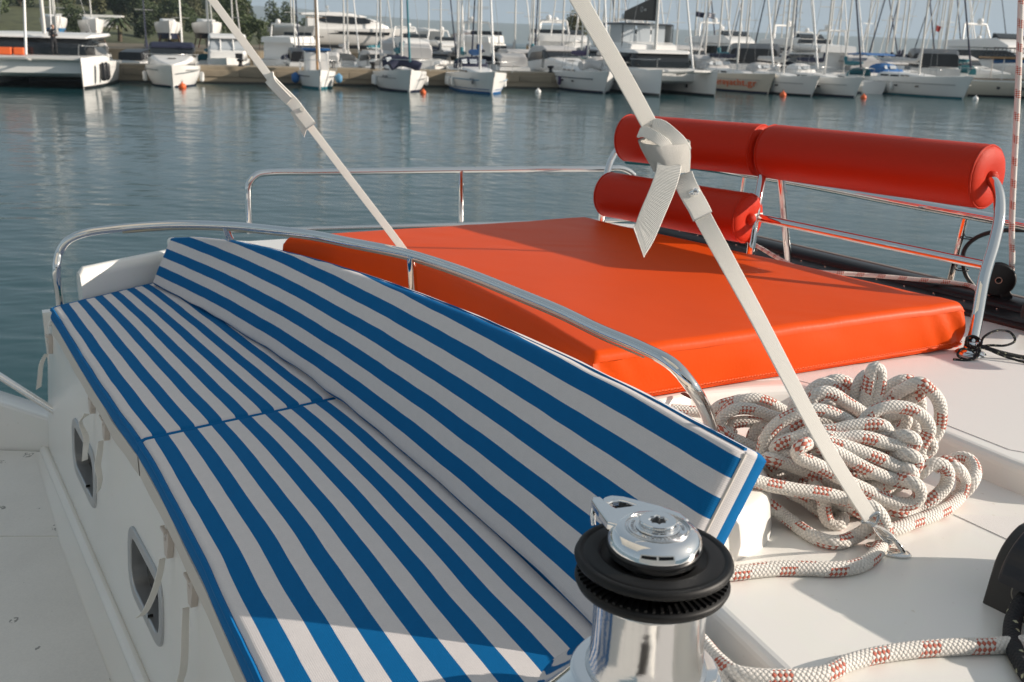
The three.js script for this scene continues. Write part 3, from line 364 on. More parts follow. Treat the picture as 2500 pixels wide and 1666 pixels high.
seatCushion(sfl[4] + 0.002, sfl[sfl.length - 1], 'blue and white striped seat cushion on the bench beside the chrome winch');
// backrest
{
  const g = thing('backrest_cushion', 'long blue and white striped backrest cushion leaning on the curved steel rail', 'cushion');
  const hs = FG.backS, s0 = -0.02, s1 = 2.565, HH = s => interp(hs.map(a => a[0]), hs.map(a => a[1]), s), Lu = s1 - s0, Lv = 0.32;
  const wr = (s, v) => { const k = Math.exp(-Math.pow((s - 1.15) / 0.55, 2)) * smooth(0.35, 0.95, v), q = Math.exp(-Math.pow((s - 0.9) / 0.6, 2)); return 0.0045 * k * (vn(s * 26 + v * 2, 1.7) - 0.5) * 2 + 0.005 * q * (vn(s * 12 - v * 3, 4.2) - 0.5) * 2 + 0.006 * (fbm(s * 3, v * 2, 3) - 0.5); };
  const S = (u, v) => { const s = lerp(s0, s1, u), w = v > 0.9 ? 0.003 * (vn(s * 11, 6.6) - 0.5) : v < 0.1 ? 0.007 * (vn(s * 10, 2.6) - 0.5) : 0; return { p: backFace(s, v * HH(s) + w), n: backNorm(s) }; };
  const c = cushion(S, Lu, Lv, 0.064, 0.016, (u, v) => 0.012 * Math.pow(Math.sin(Math.PI * u), 0.4) * Math.pow(Math.sin(Math.PI * v), 0.6) + wr(lerp(s0, s1, u), v), (u, v) => { const s = lerp(s0, s1, u); return [s, v * HH(s) - 0.2995 + 0.004 * (fbm(s * 9, v * 3, 3) - 0.5)]; }, { nu: 150, nv: 34, sideOff: 0.0285 });
  part('cover', c.face, M.stripe, g); part('boxing', c.side, M.stripe, g); part('back_panel', c.back, M.creamCloth, g);
  { const ep = []; for (let i = 0; i <= 30; i++) { const h = lerp(0.004, HH(s1) - 0.004, i / 30); ep.push(backFace(s1, h).addScaledVector(backNorm(s1), -0.019)); } part('end_seam', tube(ep, 0.0026, { raw: true, rad: 6 }), M.creamCloth, g); const tp = []; for (let i = 0; i <= 90; i++) { const s = lerp(s0 + 0.01, s1 - 0.006, i / 90); tp.push(backFace(s, HH(s) + 0.001 + 0.003 * (vn(s * 14, 6.6) - 0.5)).addScaledVector(backNorm(s), -0.022)); } part('piping', tube(tp, 0.0034, { raw: true, rad: 6 }), M.blueCloth, g); }
}
// webbing ties with buckles on the wall
{
  const spots = [[0.20, 0.485, 0], [0.985, 0.53, 1], [1.185, 0.522, 2], [1.852, 0.50, 3], [2.04, 0.485, 4]];
  const labels = ['cream tie with buckle hanging at the far corner of the white bench wall', 'cream tie with buckle above the end of one portlight, its tail twisted in a loop', 'cream tie with buckle and hanging tail between the two portlights', 'cream tie with buckle whose cut tail swings across a portlight corner', 'cream tie with buckle and long tail, next to the tie crossing a portlight'];
  for (const [s, t, k] of spots) {
    const g = thing('cushion_tie', labels[k], 'strap', [0, 0, 0], 0, 'cushion ties on the bench wall');
    const sh = new THREE.Shape([[-0.021, 0.012], [0.021, 0.012], [0.021, -0.022], [0.010, -0.062], [-0.010, -0.062], [-0.021, -0.022]].map(p => new THREE.Vector2(...p)));
    const place = q => q.scale(0.82, 0.82, 0.82).translate(s, t, 0.0).applyMatrix4(wallM);
    part('buckle', [place(new THREE.ExtrudeGeometry(sh, { depth: 0.013, bevelEnabled: true, bevelSize: 0.002, bevelThickness: 0.002, bevelSegments: 2 }).translate(0, 0, 0.002)), place(box(0.042, 0.009, 0.024, 0, 0.012, 0.014, 0.003)), place(new THREE.CylinderGeometry(0.0045, 0.0045, 0.004, 14).rotateX(Math.PI / 2).translate(0, -0.014, 0.017))], M.buckle, g);
    part('loop', ribbon([[0, 0.075, -0.004], [0, 0.05, 0.008], [0, 0.02, 0.012], [0, 0.0, 0.014]].map(p => V(s + p[0], t + p[1], p[2]).applyMatrix4(wallM)), [wd], 0.014, 0.0016, 14), M.web, g);
    const tails = [[[0, -0.055, 0.006], [-0.01, -0.09, 0.02], [-0.02, -0.14, 0.026], [-0.03, -0.185, 0.03]], [[0, -0.055, 0.006], [-0.022, -0.085, 0.02], [-0.004, -0.125, 0.01], [-0.012, -0.175, 0.012], [-0.02, -0.20, 0.012]], [[0, -0.055, 0.006], [0.0, -0.09, 0.010], [-0.014, -0.13, 0.013], [-0.004, -0.165, 0.010], [-0.012, -0.2, 0.012]], [[0, -0.055, 0.006], [0.0, -0.09, 0.012], [-0.012, -0.14, 0.022], [-0.035, -0.19, 0.034], [-0.06, -0.215, 0.04]], [[0, -0.055, 0.006], [0.010, -0.09, 0.010], [0.014, -0.14, 0.012], [0.008, -0.19, 0.014], [-0.015, -0.235, 0.018]]][k];
    const P = tails.map(p => V(s + p[0], t + p[1], p[2] + 0.014).applyMatrix4(wallM)), W = P.map((_, i) => wn.clone().addScaledVector(wd, k === 1 ? Math.sin(i * 1.5) * 1.2 : k === 2 ? 0.6 - Math.sin(i) * 0.6 : 0.5 - 0.1 * i));
    part('tail', ribbon(P, W, 0.0165, 0.0016, 30, 0.010), M.web, g);
  }
}
// side deck and its bulwark
{
  const sd = struct('side_deck', prism([[-4.2, -3.46], [w0.x + 0.1, w0.z + 0.02], [w0.x + 2.2, w0.z + 3.5], [-0.2, 0.6], [-4.2, 0.6]], SIDE - 0.3, SIDE, 0.0), M.gel);
  const gp = [[-4.0, -3.36], [w0.x - 0.03, w0.z + 0.04], [w0.x + 0.33, w0.z + 0.66], [-4.0, -2.60]], gp2 = [[-4.0, -2.585], [w0.x + 0.335, w0.z + 0.675], [w0.x + 1.9, w0.z + 3.15], [-0.6, 0.5], [-4.0, 0.5]];
  for (const p of [gp, gp2]) part('grip_panel', prism(p, SIDE, SIDE + 0.004), M.grip, sd);
  const b = FG.bul; struct('bulwark', loft([[-3.2, 0], [-2.051, 0], [b[1][0] + 0.06, 1]].map(([x], i) => { const y = i === 0 ? b[2][1] + 0.22 : i === 1 ? b[2][1] : b[3][1] - 0.01, z = -3.415; return [V(x, SIDE - 0.3, z), V(x, y - 0.012, z), V(x, y, z - 0.012), V(x, y, z - 0.10), V(x, SIDE - 0.9, z - 0.14)]; })), M.gel);
  const r = thing('lifeline_tube', 'stainless tube rail sloping down to the white bulwark', 'rail');
  const p0 = V(...b[4]), p1 = V(...b[5]), d = p1.clone().sub(p0);
  part('tube', rod(p0.clone().addScaledVector(d, -1.2), p1.clone().addScaledVector(d, 0.5), 0.0125, 14), M.steel, r);
  part('foot', rod(p0.clone().addScaledVector(d, -1.0), p0.clone().addScaledVector(d, -1.0).setY(SIDE), 0.0125, 12), M.steel, r);
}
// curved steel rail behind the bench
{
  const g = thing('bench_rail', 'curved stainless steel grab rail behind the striped backrest', 'rail'), P = VA(FG.rail);
  P.push(P[21].clone().add(V(0.012, -0.085, -0.012))); P.unshift(P[0].clone().add(V(-0.004, -0.1, -0.004)));
  part('tube', tube(P, 0.0125, { seg: 200, rad: 18 }), M.steel, g);
  const c = curve(P.slice(6, 19)), lp = c.getSpacedPoints(80).map(p => p.add(V(0.002, -0.0135, 0.002)));
  part('slot_track', tube(lp, 0.0042, { raw: true, rad: 8 }), mat([0.42, 0.38, 0.30], 0.35, 1), g);
  for (const [a, dy] of [[FG.railPost[0], 0.16], [FG.rail[7], 0.045]]) { const p = V(...a); part('post', tube([p, p.clone().add(V(0.004, -dy * 0.5, -0.004)), p.clone().add(V(0.01, -dy, -0.01))], 0.0115, { seg: 6, rad: 14 }), M.steel, g); }
}
// orange sun mattress
{
  const g = thing('sun_mattress', 'large flat orange vinyl sun mattress lying on the white deck', 'mattress');
  const side = curve(VA(FG.matSide)), fr = curve(VA(FG.matFront)), A = V(...FG.matFront[0]), B = V(...FG.matB), C = V(...FG.matC), D = V(...FG.matSide[0]), bow = B.clone().lerp(C, 0.5).add(V(0.01, 0, 0.008));
  const right = curve([B, bow, C]), far = t => D.clone().lerp(C, t);
  // u: from front edge (0) to far edge (1); v: from bench side (0) to arch side (1)
  const S = (u, v) => { const l = side.getPointAt(1 - u), r = right.getPointAt(u), f = fr.getPointAt(v), b = far(v); const p = l.clone().lerp(r, v).add(f.clone().lerp(b, u)).sub(A.clone().lerp(B, v).lerp(D.clone().lerp(C, v), u)); p.y = A.y; return { p, n: V(0, 1, 0) }; };
  const wr = (u, v) => 0.007 * (fbm(u * 5, v * 4, 4) - 0.5) + 0.0022 * smooth(0.12, 0.0, u) * Math.pow(vn(v * 22 + u * 30, 3.1), 3) + 0.0030 * smooth(0.25, 0.0, Math.hypot(u - 0.62, v - 0.55)) * (vn(u * 34 + v * 12, 7.7) - 0.5) + 0.0035 * Math.exp(-Math.pow((u - 0.86) / 0.05, 2)) * (vn(v * 16, 2) - 0.5) + 0.003 * smooth(0.75, 1, v) * smooth(0.3, 0, u) * (vn(u * 30 + v * 9, 6) - 0.5);
  const c = cushion(S, 1.41, 1.07, 0.112, 0.02, (u, v) => 0.010 * Math.pow(Math.sin(Math.PI * u) * Math.sin(Math.PI * v), 0.5) + wr(u, v), (u, v) => [u * 1.41, v * 1.07], { nu: 70, nv: 60, bulge: 0.004 });
  // creases gathered at the front corners
  { const p = c.side.attributes.position; for (let i = 0; i < p.count; i++) { const x = p.getX(i), y = p.getY(i), z = p.getZ(i), dB = Math.hypot(x - B.x, z - B.z), dA = Math.hypot(x - A.x, z - A.z), k = Math.max(0, 1 - dB / 0.16) + 0.6 * Math.max(0, 1 - dA / 0.14), w = 0.005 * k * Math.sin((x - z) * 70 + y * 60) + 0.002 * (vn(x * 22 + z * 11, y * 18) - 0.5) * 2; p.setXYZ(i, x + 0.47 * w, y, z + 0.88 * w); } c.side.computeVertexNormals(); }
  part('top_panel', c.face, M.vinyl, g); part('side_panel', c.side, M.vinyl, g); part('base_panel', c.back, M.vinyl, g);
  const hem = c.rim.map(p => p.clone().setY(DK + 0.0135)); const H2 = []; hem.forEach((p, i) => { if (i % 2 === 0) H2.push(p); }); H2.push(H2[0]);
  part('hem', tube(hem, 0.0045, { raw: true, rad: 7 }), M.vinyl, g);
  const st = []; for (let i = 0; i < 140; i++) { const p = fr.getPointAt((i + 0.3) / 140).add(V(0.0026 + 0.001, -0.0965 + 0.001 * (i % 2), 0.0058)); st.push(box(0.0034, 0.0016, 0.0016).rotateY(0.49).translate(p.x, p.y, p.z)); }
  part('stitching', st, M.vinylThread, g);
  part('pull_tab', ribbon([V(0.36, DK + 0.008, -1.965), V(0.375, DK + 0.006, -1.945), V(0.395, DK + 0.005, -1.935)], [V(0.3, 0, -0.9)], 0.012, 0.002, 8), M.black, g);
}
// steel arch carrying the bolsters
const uR = V(...FG.upR), uL = V(...FG.upL), uG = V(...FG.upGap), lR = V(...FG.loR), lL = V(...FG.loL);
{
  const g = thing('backrest_arch', 'stainless steel tube frame holding the red bolsters beside the mattress', 'arch');
  const LR = VA(FG.legR), LL = VA(FG.legL), LM = VA(FG.legM);
  LR.push(LR[6].clone().lerp(uG, 0.12), LR[6].clone().lerp(uG, 0.5)); LL.unshift(LL[0].clone().setY(DK)); LL.push(uL.clone().lerp(uG, 0.25));
  part('leg', tube(LR, 0.0145, { seg: 120, rad: 18 }), M.steel, g);
  part('leg', tube(LL, 0.0125, { seg: 60, rad: 16 }), M.steel, g);
  LM.push(LM[1].clone().lerp(uG, 0.5), LM[1].clone().lerp(uG, 0.9)); part('leg', tube(LM, 0.013, { seg: 40, rad: 16 }), M.steel, g);
  part('top_tube', rod(uR.clone().lerp(uL, 0.05), uL.clone().lerp(uR, 0.05), 0.0125, 14), M.steel, g);
  const s = VA(FG.strut); part('strut', rod(uG.clone().add(V(0.035, -0.02, 0.03)), s[1].clone().add(V(0, -0.03, 0)), 0.0125, 14), M.steel, g);
  const m = VA(FG.midbar); part('cross_bar', rod(m[0], LR[2].clone().lerp(LR[3], 0.35), 0.0125, 16), M.steel, g);
  part('cross_bar', rod(lL.clone().add(V(-0.02, 0, 0)), m[0], 0.0115, 12), M.steel, g);
  const f = LR[0]; part('foot_flange', [lathe([[0, 0], [0.036, 0], [0.036, 0.003], [0.03, 0.007], [0.018, 0.009], [0.0165, 0.03], [0, 0.03]], 32).translate(f.x, DK + 0.002, f.z), new THREE.CylinderGeometry(0.006, 0.006, 0.012, 12).rotateX(1.2).translate(f.x + 0.012, DK + 0.035, f.z + 0.012), ...[0, 1, 2].map(k => new THREE.SphereGeometry(0.005, 10, 6).scale(1, 0.5, 1).translate(f.x + 0.027 * Math.cos(k * 2.1 + 0.4), DK + 0.008, f.z + 0.027 * Math.sin(k * 2.1 + 0.4)))], M.chrome, g);
}
function bolster(a, b, R, label, slit) {
  const g = thing('bolster', label, 'bolster', [0, 0, 0], 0, 'red vinyl bolsters on the steel frame'), ax = b.clone().sub(a), L = ax.length(); ax.normalize();
  const up = V(0, 1, 0).sub(ax.clone().multiplyScalar(ax.y)).normalize(), sd = ax.clone().cross(up), rings = [];
  const N = 44, ring = (t, r) => { const o = []; for (let k = 0; k < N; k++) { const q = k / N * 2 * Math.PI, w = 1 + 0.014 * (vn(t * 7 + 3, k * 0.3) - 0.5) + 0.006 * (smooth(0.10, 0.02, t) + smooth(0.90, 0.98, t)) * Math.sin(k * 1.9 + 3 * vn(k, 2)); o.push(a.clone().addScaledVector(ax, t * L).addScaledVector(up, Math.cos(q) * r * w).addScaledVector(sd, Math.sin(q) * r * w)); } return o; };
  const ts = [0.0, 0.012, 0.03]; for (let i = 1; i < 24; i++) ts.push(0.03 + 0.94 * i / 24); ts.push(0.97, 0.988, 1.0);
  ts.forEach((t, i) => rings.push(ring(t, R * (t < 0.01 || t > 0.99 ? 0.965 : t < 0.02 || t > 0.98 ? 0.99 : 1))));
  part('cover', loft(rings, { cap0: false, cap1: false }), M.bolster, g);
  for (const [e, sgn] of [[0, -1], [1, 1]]) {
    const rs = [0.965, 0.93, 0.8, 0.6, 0.4, 0.2, 0.05].map((k, i) => ring(0, R * k).map(p => p.addScaledVector(ax, e * L + sgn * [0, 0.006, 0.011, 0.013, 0.013, 0.010, 0.009][i])));
    const cap = part('end_cap', loft(rs, { cap0: false }), M.bolster, g);
    part('piping', tube([...ring(0, R * 0.968), ring(0, R * 0.968)[0]].map(p => p.addScaledVector(ax, e * L + sgn * 0.001)), 0.0032, { raw: true, rad: 6 }), M.bolster, cap);
    if (slit) { const c = a.clone().addScaledVector(ax, e * L + sgn * 0.0125), dn = slit; const q = [[0.0, -0.004], [0.0, 0.010], [0.5, 0.015], [0.86, 0.013], [0.86, -0.010], [0.5, -0.009]].map(([r, w]) => c.clone().addScaledVector(dn, r * R).addScaledVector(up, w).addScaledVector(ax, -sgn * 0.009 * r * r)); const q2 = q.map(p => p.clone().addScaledVector(ax, sgn * 0.003)); part('foam_slit', loft([q, q2]), M.foam, cap); part('tube_hole', new THREE.SphereGeometry(0.018, 16, 10).translate(c.x, c.y, c.z), M.bolster, cap); }
  }
  return g;
}
{
  const out = uR.clone().sub(uL).setY(0).normalize(), sdv = V(out.z, 0, -out.x);
  bolster(uG.clone().lerp(uR, 0.03), uR, 0.083, 'thick red vinyl bolster on the frame top with the slit end cap', sdv.x > 0 ? sdv : sdv.negate());
  bolster(uL, uG.clone().lerp(uL, 0.04), 0.081, 'thick red vinyl bolster on the frame top behind the strap knot', null);
  bolster(lL, lR, 0.077, 'red vinyl bolster on the low bar just above the mattress', sdv.x > 0 ? sdv : sdv);
}
// guard rails at the deck edge
{
  const g = thing('guard_rail', 'low stainless guard rail at the deck edge beyond the mattress', 'rail'), [f0, a, m, b, f1] = VA(FG.gl);
  f0.set(a.x - 0.045, DK, a.z + 0.03); const dir = b.clone().sub(a).normalize();
  part('tube', tube([f0, V(f0.x, DK + 0.12, f0.z), V(f0.x + 0.006, DK + 0.18, f0.z), V(f0.x + 0.03, DK + 0.212, f0.z - 0.015), a.clone().addScaledVector(dir, 0.03), a.clone().addScaledVector(dir, 0.2), m, b.clone().addScaledVector(dir, -0.1), b, b.clone().addScaledVector(dir, 0.05).add(V(0, -0.025, 0)), b.clone().addScaledVector(dir, 0.075).add(V(0, -0.08, 0)), b.clone().addScaledVector(dir, 0.08).setY(DK)], 0.0125, { seg: 160, rad: 14 }), M.steel, g);
  part('stanchion', rod(m, m.clone().setY(DK), 0.0125, 14), M.steel, g);
  const e = V(f0.x + 0.03, DK + 0.008, f0.z - 0.02); part('toe_rail', rod(e.clone().addScaledVector(dir, -0.1), e.clone().addScaledVector(dir, 1.6), 0.009, 10), M.steel, g);
}
{
  const g = thing('guard_rail', 'thick stainless guard rail running behind the bolster frame', 'rail'), P = VA(FG.gr);
  const d = P[4].clone().sub(P[3]); P.push(P[4].clone().addScaledVector(d, 4)); const d0 = P[0].clone().sub(P[1]); P.unshift(P[0].clone().addScaledVector(d0, 0.8).add(V(0, -0.02, 0)));
  part('tube', tube(P, 0.0165, { seg: 80, rad: 16 }), M.steel, g);
  for (const s of VA(FG.grS)) part('stanchion', rod(s.clone().setY(DK + 0.235), s.clone().add(V(-0.01, 0, -0.02)).setY(DK), 0.0125, 14), M.steel, g);
  const s = V(...FG.grS[0]);
  const cab = thing('cable', 'thick black cable looped beside a guard rail stanchion', 'cable');
  part('cable', tube([V(s.x + 0.3, DK + 0.215, s.z + 0.42), V(s.x + 0.16, DK + 0.222, s.z + 0.24), V(s.x + 0.06, DK + 0.20, s.z + 0.1), V(s.x + 0.02, DK + 0.16, s.z + 0.03), V(s.x + 0.0, DK + 0.12, s.z + 0.02), V(s.x + 0.015, DK + 0.05, s.z + 0.02), V(s.x + 0.05, DK + 0.005, s.z + 0.03)], 0.0068, { seg: 60, rad: 10 }), M.black, cab);
  for (const y of [0.16, 0.06]) part('cable_tie', tube([0, 1, 2, 3, 4, 5, 6, 7, 8].map(k => V(s.x + 0.006 + 0.021 * Math.cos(k * Math.PI / 4), DK + y, s.z + 0.012 + 0.02 * Math.sin(k * Math.PI / 4))), 0.002, { raw: true, rad: 5 }), M.black, cab);
}
// traveller track, block and sheet
{
  const a = V(0.585, DK, -3.93), b = V(1.46, DK, -2.60), d = b.clone().sub(a).normalize(), n = V(d.z, 0, -d.x), end = b.clone().addScaledVector(d, 0.9);
  const g = thing('traveller_track', 'long black traveller track with ribbed drip tray along the deck edge', 'track');
  const sec = (p, q, pr) => loft([p, q].map(o => pr.map(([x, y]) => o.clone().addScaledVector(n, x).add(V(0, y, 0)))));
  part('base', sec(a, end, [[-0.10, 0], [-0.10, 0.02], [-0.04, 0.03], [0.06, 0.03], [0.06, 0]]), M.black, g);
  part('beam', sec(a, end, [[-0.035, 0.03], [-0.03, 0.05], [0.02, 0.056], [0.03, 0.05], [0.03, 0.03]]), mat([0.02, 0.02, 0.022], 0.3, 0.4), g);
  const bolts = []; for (let i = 0; i < 22; i++) { const p = a.clone().addScaledVector(d, 0.06 + i * 0.1).addScaledVector(n, -0.052); bolts.push(new THREE.CylinderGeometry(0.004, 0.004, 0.004, 8).translate(p.x, DK + 0.029, p.z)); }
  for (const q of bolts) part('bolt', q, M.steel, g);
  part('edge_rail', sec(a.clone().addScaledVector(n, 0.14), end.clone().addScaledVector(n, 0.14), [[0, 0], [0, 0.028], [0.018, 0.03], [0.02, 0]]), mat([0.20, 0.15, 0.12], 0.4, 0.3), g);
  const car = thing('traveller_car', 'black traveller car with control pulleys on the track', 'pulley');
  const cp = V(1.455, DK + 0.05, -2.62);
  part('body', [new RoundedBoxGeometry(0.30, 0.05, 0.11, 2, 0.012).rotateY(0.99).translate(cp.x, cp.y + 0.014, cp.z), new THREE.CylinderGeometry(0.03, 0.03, 0.03, 20).rotateX(Math.PI / 2).translate(cp.x + 0.07, cp.y + 0.03, cp.z + 0.06), new RoundedBoxGeometry(0.07, 0.09, 0.05, 2, 0.01).rotateY(0.7).translate(cp.x - 0.02, cp.y + 0.06, cp.z - 0.02), new THREE.TorusGeometry(0.03, 0.007, 8, 20).rotateY(0.6).translate(cp.x - 0.01, cp.y + 0.09, cp.z - 0.05)], M.black, car);
  part('pin', [rod(V(cp.x - 0.05, cp.y + 0.03, cp.z + 0.05), V(cp.x + 0.04, cp.y + 0.035, cp.z + 0.06), 0.004, 8), rod(V(cp.x + 0.01, cp.y + 0.0, cp.z + 0.04), V(cp.x + 0.035, cp.y + 0.06, cp.z + 0.05), 0.005, 8)], M.steel, car);
  const bl = thing('sheet_block', 'black pulley block with steel ring where the flecked sheet ends', 'pulley'), c = V(1.36, DK + 0.10, -2.74);
  const cheek = z => lathe([[0.008, -0.005], [0.042, -0.005], [0.047, 0], [0.042, 0.005], [0.008, 0.005]], 36).rotateX(Math.PI / 2).translate(0, 0, z);
  const put = q => q.rotateY(-0.25).translate(c.x, c.y, c.z);
  part('cheek', put(merge([cheek(0.012), new RoundedBoxGeometry(0.03, 0.075, 0.008, 2, 0.003).rotateZ(0.5).translate(0.02, -0.032, 0.012)])), M.black, bl);
  part('cheek', put(merge([cheek(-0.012), new RoundedBoxGeometry(0.03, 0.075, 0.008, 2, 0.003).rotateZ(0.5).translate(0.02, -0.032, -0.012)])), M.black, bl);
  part('sheave', put(new THREE.CylinderGeometry(0.036, 0.036, 0.017, 28).rotateX(Math.PI / 2)), M.rubber, bl);
  part('axle_ring', put(new THREE.TorusGeometry(0.0085, 0.0014, 8, 24).translate(0, 0, 0.0165)), mat([0.65, 0.4, 0.32], 0.3, 1), bl);
  const sh = thing('mainsheet', 'red flecked white sheet rising from the black pulley block', 'rope');
  part('fall', tube([V(1.398, 2.585, -2.745), V(1.396, 2.64, -2.745), V(1.379, 2.752, -2.75), V(1.332, 3.123, -2.75), V(1.302, 3.343, -2.75), V(1.22, 3.95, -2.75)], 0.0078, { seg: 120, rad: 12 }), M.ropeFine, sh);
  const tr = VA(FG.trackRope); tr[4] = V(c.x - 0.03, c.y - 0.045, c.z - 0.01); tr.push(V(c.x + 0.01, c.y - 0.036, c.z));
  part('run', tube([V(0.62, DK + 0.056, -3.86), V(0.8, DK + 0.056, -3.5), ...tr], 0.0068, { seg: 120, rad: 10 }), M.ropeFine, sh);
}
// bow of thin black cord at the frame foot
{
  const f = V(...FG.legR[0]), k = V(f.x + 0.012, DK + 0.028, f.z + 0.022), g = thing('lashing_cord', 'thin black cord tied in a bow round the foot of the steel frame', 'cord');
  const T = (pts, r = 0.003) => tube(pts.map(p => V(k.x + p[0], k.y + p[1], k.z + p[2])), r, { seg: 40, rad: 7 });
  part('bow_loop', T([[0, 0, 0], [0.0, 0.022, 0.004], [0.03, 0.04, 0.0], [0.07, 0.034, -0.01], [0.085, 0.014, -0.01], [0.06, 0.004, 0], [0.02, 0.004, 0.004], [0, 0, 0]]), M.blackRope, g);
  part('bow_loop', T([[0, 0, 0], [-0.022, -0.008, 0.01], [-0.05, -0.004, 0.012], [-0.062, -0.018, 0.02], [-0.05, -0.024, 0.03], [-0.03, -0.022, 0.03], [-0.012, -0.006, 0.012], [0, 0, 0]]), M.blackRope, g);
  part('tail', T([[0, 0, 0], [-0.02, -0.018, 0.03], [-0.05, -0.024, 0.04], [-0.078, -0.024, 0.035]]), M.blackRope, g);
  part('tail', T([[0, 0, 0], [0.05, -0.016, 0.03], [0.1, -0.0235, 0.06], [0.13, -0.024, 0.085]]), M.blackRope, g);
  part('line', T([[0, 0, 0], [0.05, -0.012, 0.012], [0.12, -0.0215, 0.02], [0.35, -0.0215, 0.05], [0.9, -0.0215, 0.12]], 0.0052), M.blackRope, g);
  part('knot', [0, 1, 2].map(i => new THREE.TorusGeometry(0.017, 0.0035, 8, 20).rotateX(Math.PI / 2 + 0.3 * i).translate(f.x + 0.002, k.y - 0.004 + i * 0.005, f.z + 0.003)), M.blackRope, g);
}
// webbing straps
const R3 = VA(FG.sR), L3 = VA(FG.sL), padR = V(...FG.padR);
{
  const g = thing('webbing_strap', 'white webbing strap with a big overhand knot, hooked to the deck by the rope coil', 'strap');
  const W = 0.0225, th = 0.0026, dn = R3[4].clone().sub(R3[0]).normalize(), wdir = V(1, 0.55, -0.22);
  // knot frame: right, up and outward axes of the knot, millimetre-like unit u
  const kc = V(0.2061, 3.0591, -1.408), ex = V(0.9996, 0.0267, -0.008), ey = V(-0.0279, 0.9576, -0.2869), ez = V(0, 0.287, 0.9579), u = 1.50e-4;
  const K = (x, y, z = 0) => kc.clone().addScaledVector(ex, (x - 680) * u).addScaledVector(ey, -(y - 480) * u).addScaledVector(ez, z * u), D = (x, y, z) => V(0, 0, 0).addScaledVector(ex, x).addScaledVector(ey, -y).addScaledVector(ez, z);
  part('upper_band', ribbon([R3[0].clone().addScaledVector(dn, -0.9), R3[0], R3[0].clone().lerp(R3[1], 0.6), K(540, 240, 20), K(590, 340, 10)], [wdir], W, th, 40), M.web, g);
  part('lower_band', ribbon([K(900, 820, 10), K(1010, 1040, 5), R3[3].clone().lerp(R3[4], 0.35), R3[4], R3[5]], [V(1, 0.6, 0.0), V(1, 0.6, 0), V(1, 0.6, -0.4), V(1, 0.5, -0.55), V(1, 0.4, -0.5)], W * 1.08, th, 60), M.web, g);
  part('sleeve', ribbon([K(840, 690, 20), K(865, 770, 26), K(920, 880, 28), K(985, 990, 22), K(1030, 1080, 16)], [D(0.8, -0.1, 0.2), D(0.9, -0.2, 0.1), D(1, -0.35, 0), D(1, -0.45, -0.1), D(1, -0.5, -0.1)], 0.0285, 0.006, 24), M.web, g);
  // wrap: a flattened band round the standing part, tilted towards the viewer
  const rim = (cx, cy, rx, rz, rt, off) => { const o = []; for (let i = 0; i < 40; i++) { const a = i / 40 * 2 * Math.PI, q = 1 - off / rx; o.push(K(cx + rx * q * Math.sign(Math.cos(a)) * Math.pow(Math.abs(Math.cos(a)), 0.8), cy + rt * Math.sin(a), rz * q * Math.sin(a))); } return o; };
  const outer = [[742, 655, 172, 105, 34], [730, 600, 186, 112, 40], [708, 520, 212, 120, 50], [686, 440, 232, 120, 58], [672, 372, 244, 116, 62]];
  part('knot_wrap', loft([...outer.map(a => rim(...a, 0)), ...outer.slice().reverse().map(a => rim(...a, 20)), rim(...outer[0], 0)], { cap0: false, cap1: false }), M.web, g);
  part('knot_fold', ribbon([K(520, 330, 0), K(560, 262, 40), K(620, 272, 66), K(710, 345, 84), K(790, 420, 78), K(850, 500, 40)], [D(0.62, -0.78, 0.1)], 0.0255, 0.003, 44), M.web, g);
  part('knot_fold', ribbon([K(440, 300, 20), K(480, 305, 84), K(560, 350, 112), K(650, 410, 108), K(710, 470, 70)], [D(0.5, -0.85, 0.12)], 0.0150, 0.003, 30), M.web, g);
  part('cut_tail', ribbon([K(705, 600, 98), K(690, 690, 112), K(640, 840, 120), K(560, 1030, 122), K(470, 1240, 118), K(420, 1330, 116)], [D(1, 0.32, 0.1)], 0.0335, 0.0024, 50, 0.030), M.web, g);
  const sc = K(925, 862, 60); part('rivet', [new THREE.CylinderGeometry(0.0052, 0.006, 0.013, 18).rotateX(1.2).rotateY(0.5).translate(sc.x, sc.y, sc.z), new THREE.SphereGeometry(0.0052, 14, 8).scale(1, 1, 0.5).translate(sc.x + 0.003, sc.y + 0.002, sc.z + 0.006)], M.chrome, g);
  const h0 = R3[5], pd = padR.clone().add(V(0, 0.012, 0));
  part('hook', [tube([h0.clone().addScaledVector(wdir, -0.013), h0.clone().add(V(-0.002, -0.008, 0)), h0.clone().add(V(0.008, -0.010, 0.002)), h0.clone().addScaledVector(wdir, 0.013), h0.clone().addScaledVector(wdir, -0.013)], 0.0026, { seg: 24, rad: 8 }), tube([h0.clone().add(V(0.004, -0.01, 0)), h0.clone().lerp(pd, 0.5).add(V(-0.006, 0, 0)), pd.clone().add(V(0.0, 0.004, 0)), pd.clone().add(V(0.008, 0.010, 0.004)), h0.clone().lerp(pd, 0.5).add(V(0.005, 0.004, 0)), h0.clone().add(V(0.006, -0.012, 0))], 0.0032, { seg: 30, rad: 8 })], M.steel, g);
  const ring = thing('deck_eye', 'oval steel eye plate bolted to the deck under the strap hook', 'fitting');
  part('plate', lathe([[0, 0], [0.024, 0], [0.022, 0.004], [0, 0.005]], 28).scale(1.5, 1, 0.8).rotateY(-0.5).translate(padR.x, LOW + 0.001, padR.z), M.steel, ring);
  part('bow', tube([0, 0.15, 0.35, 0.5, 0.65, 0.85, 1].map(t => V(padR.x + (t - 0.5) * 0.042, LOW + 0.004 + 0.02 * Math.sin(t * Math.PI), padR.z + (t - 0.5) * 0.02)), 0.0042, { seg: 24, rad: 10 }), M.steel, ring);
}
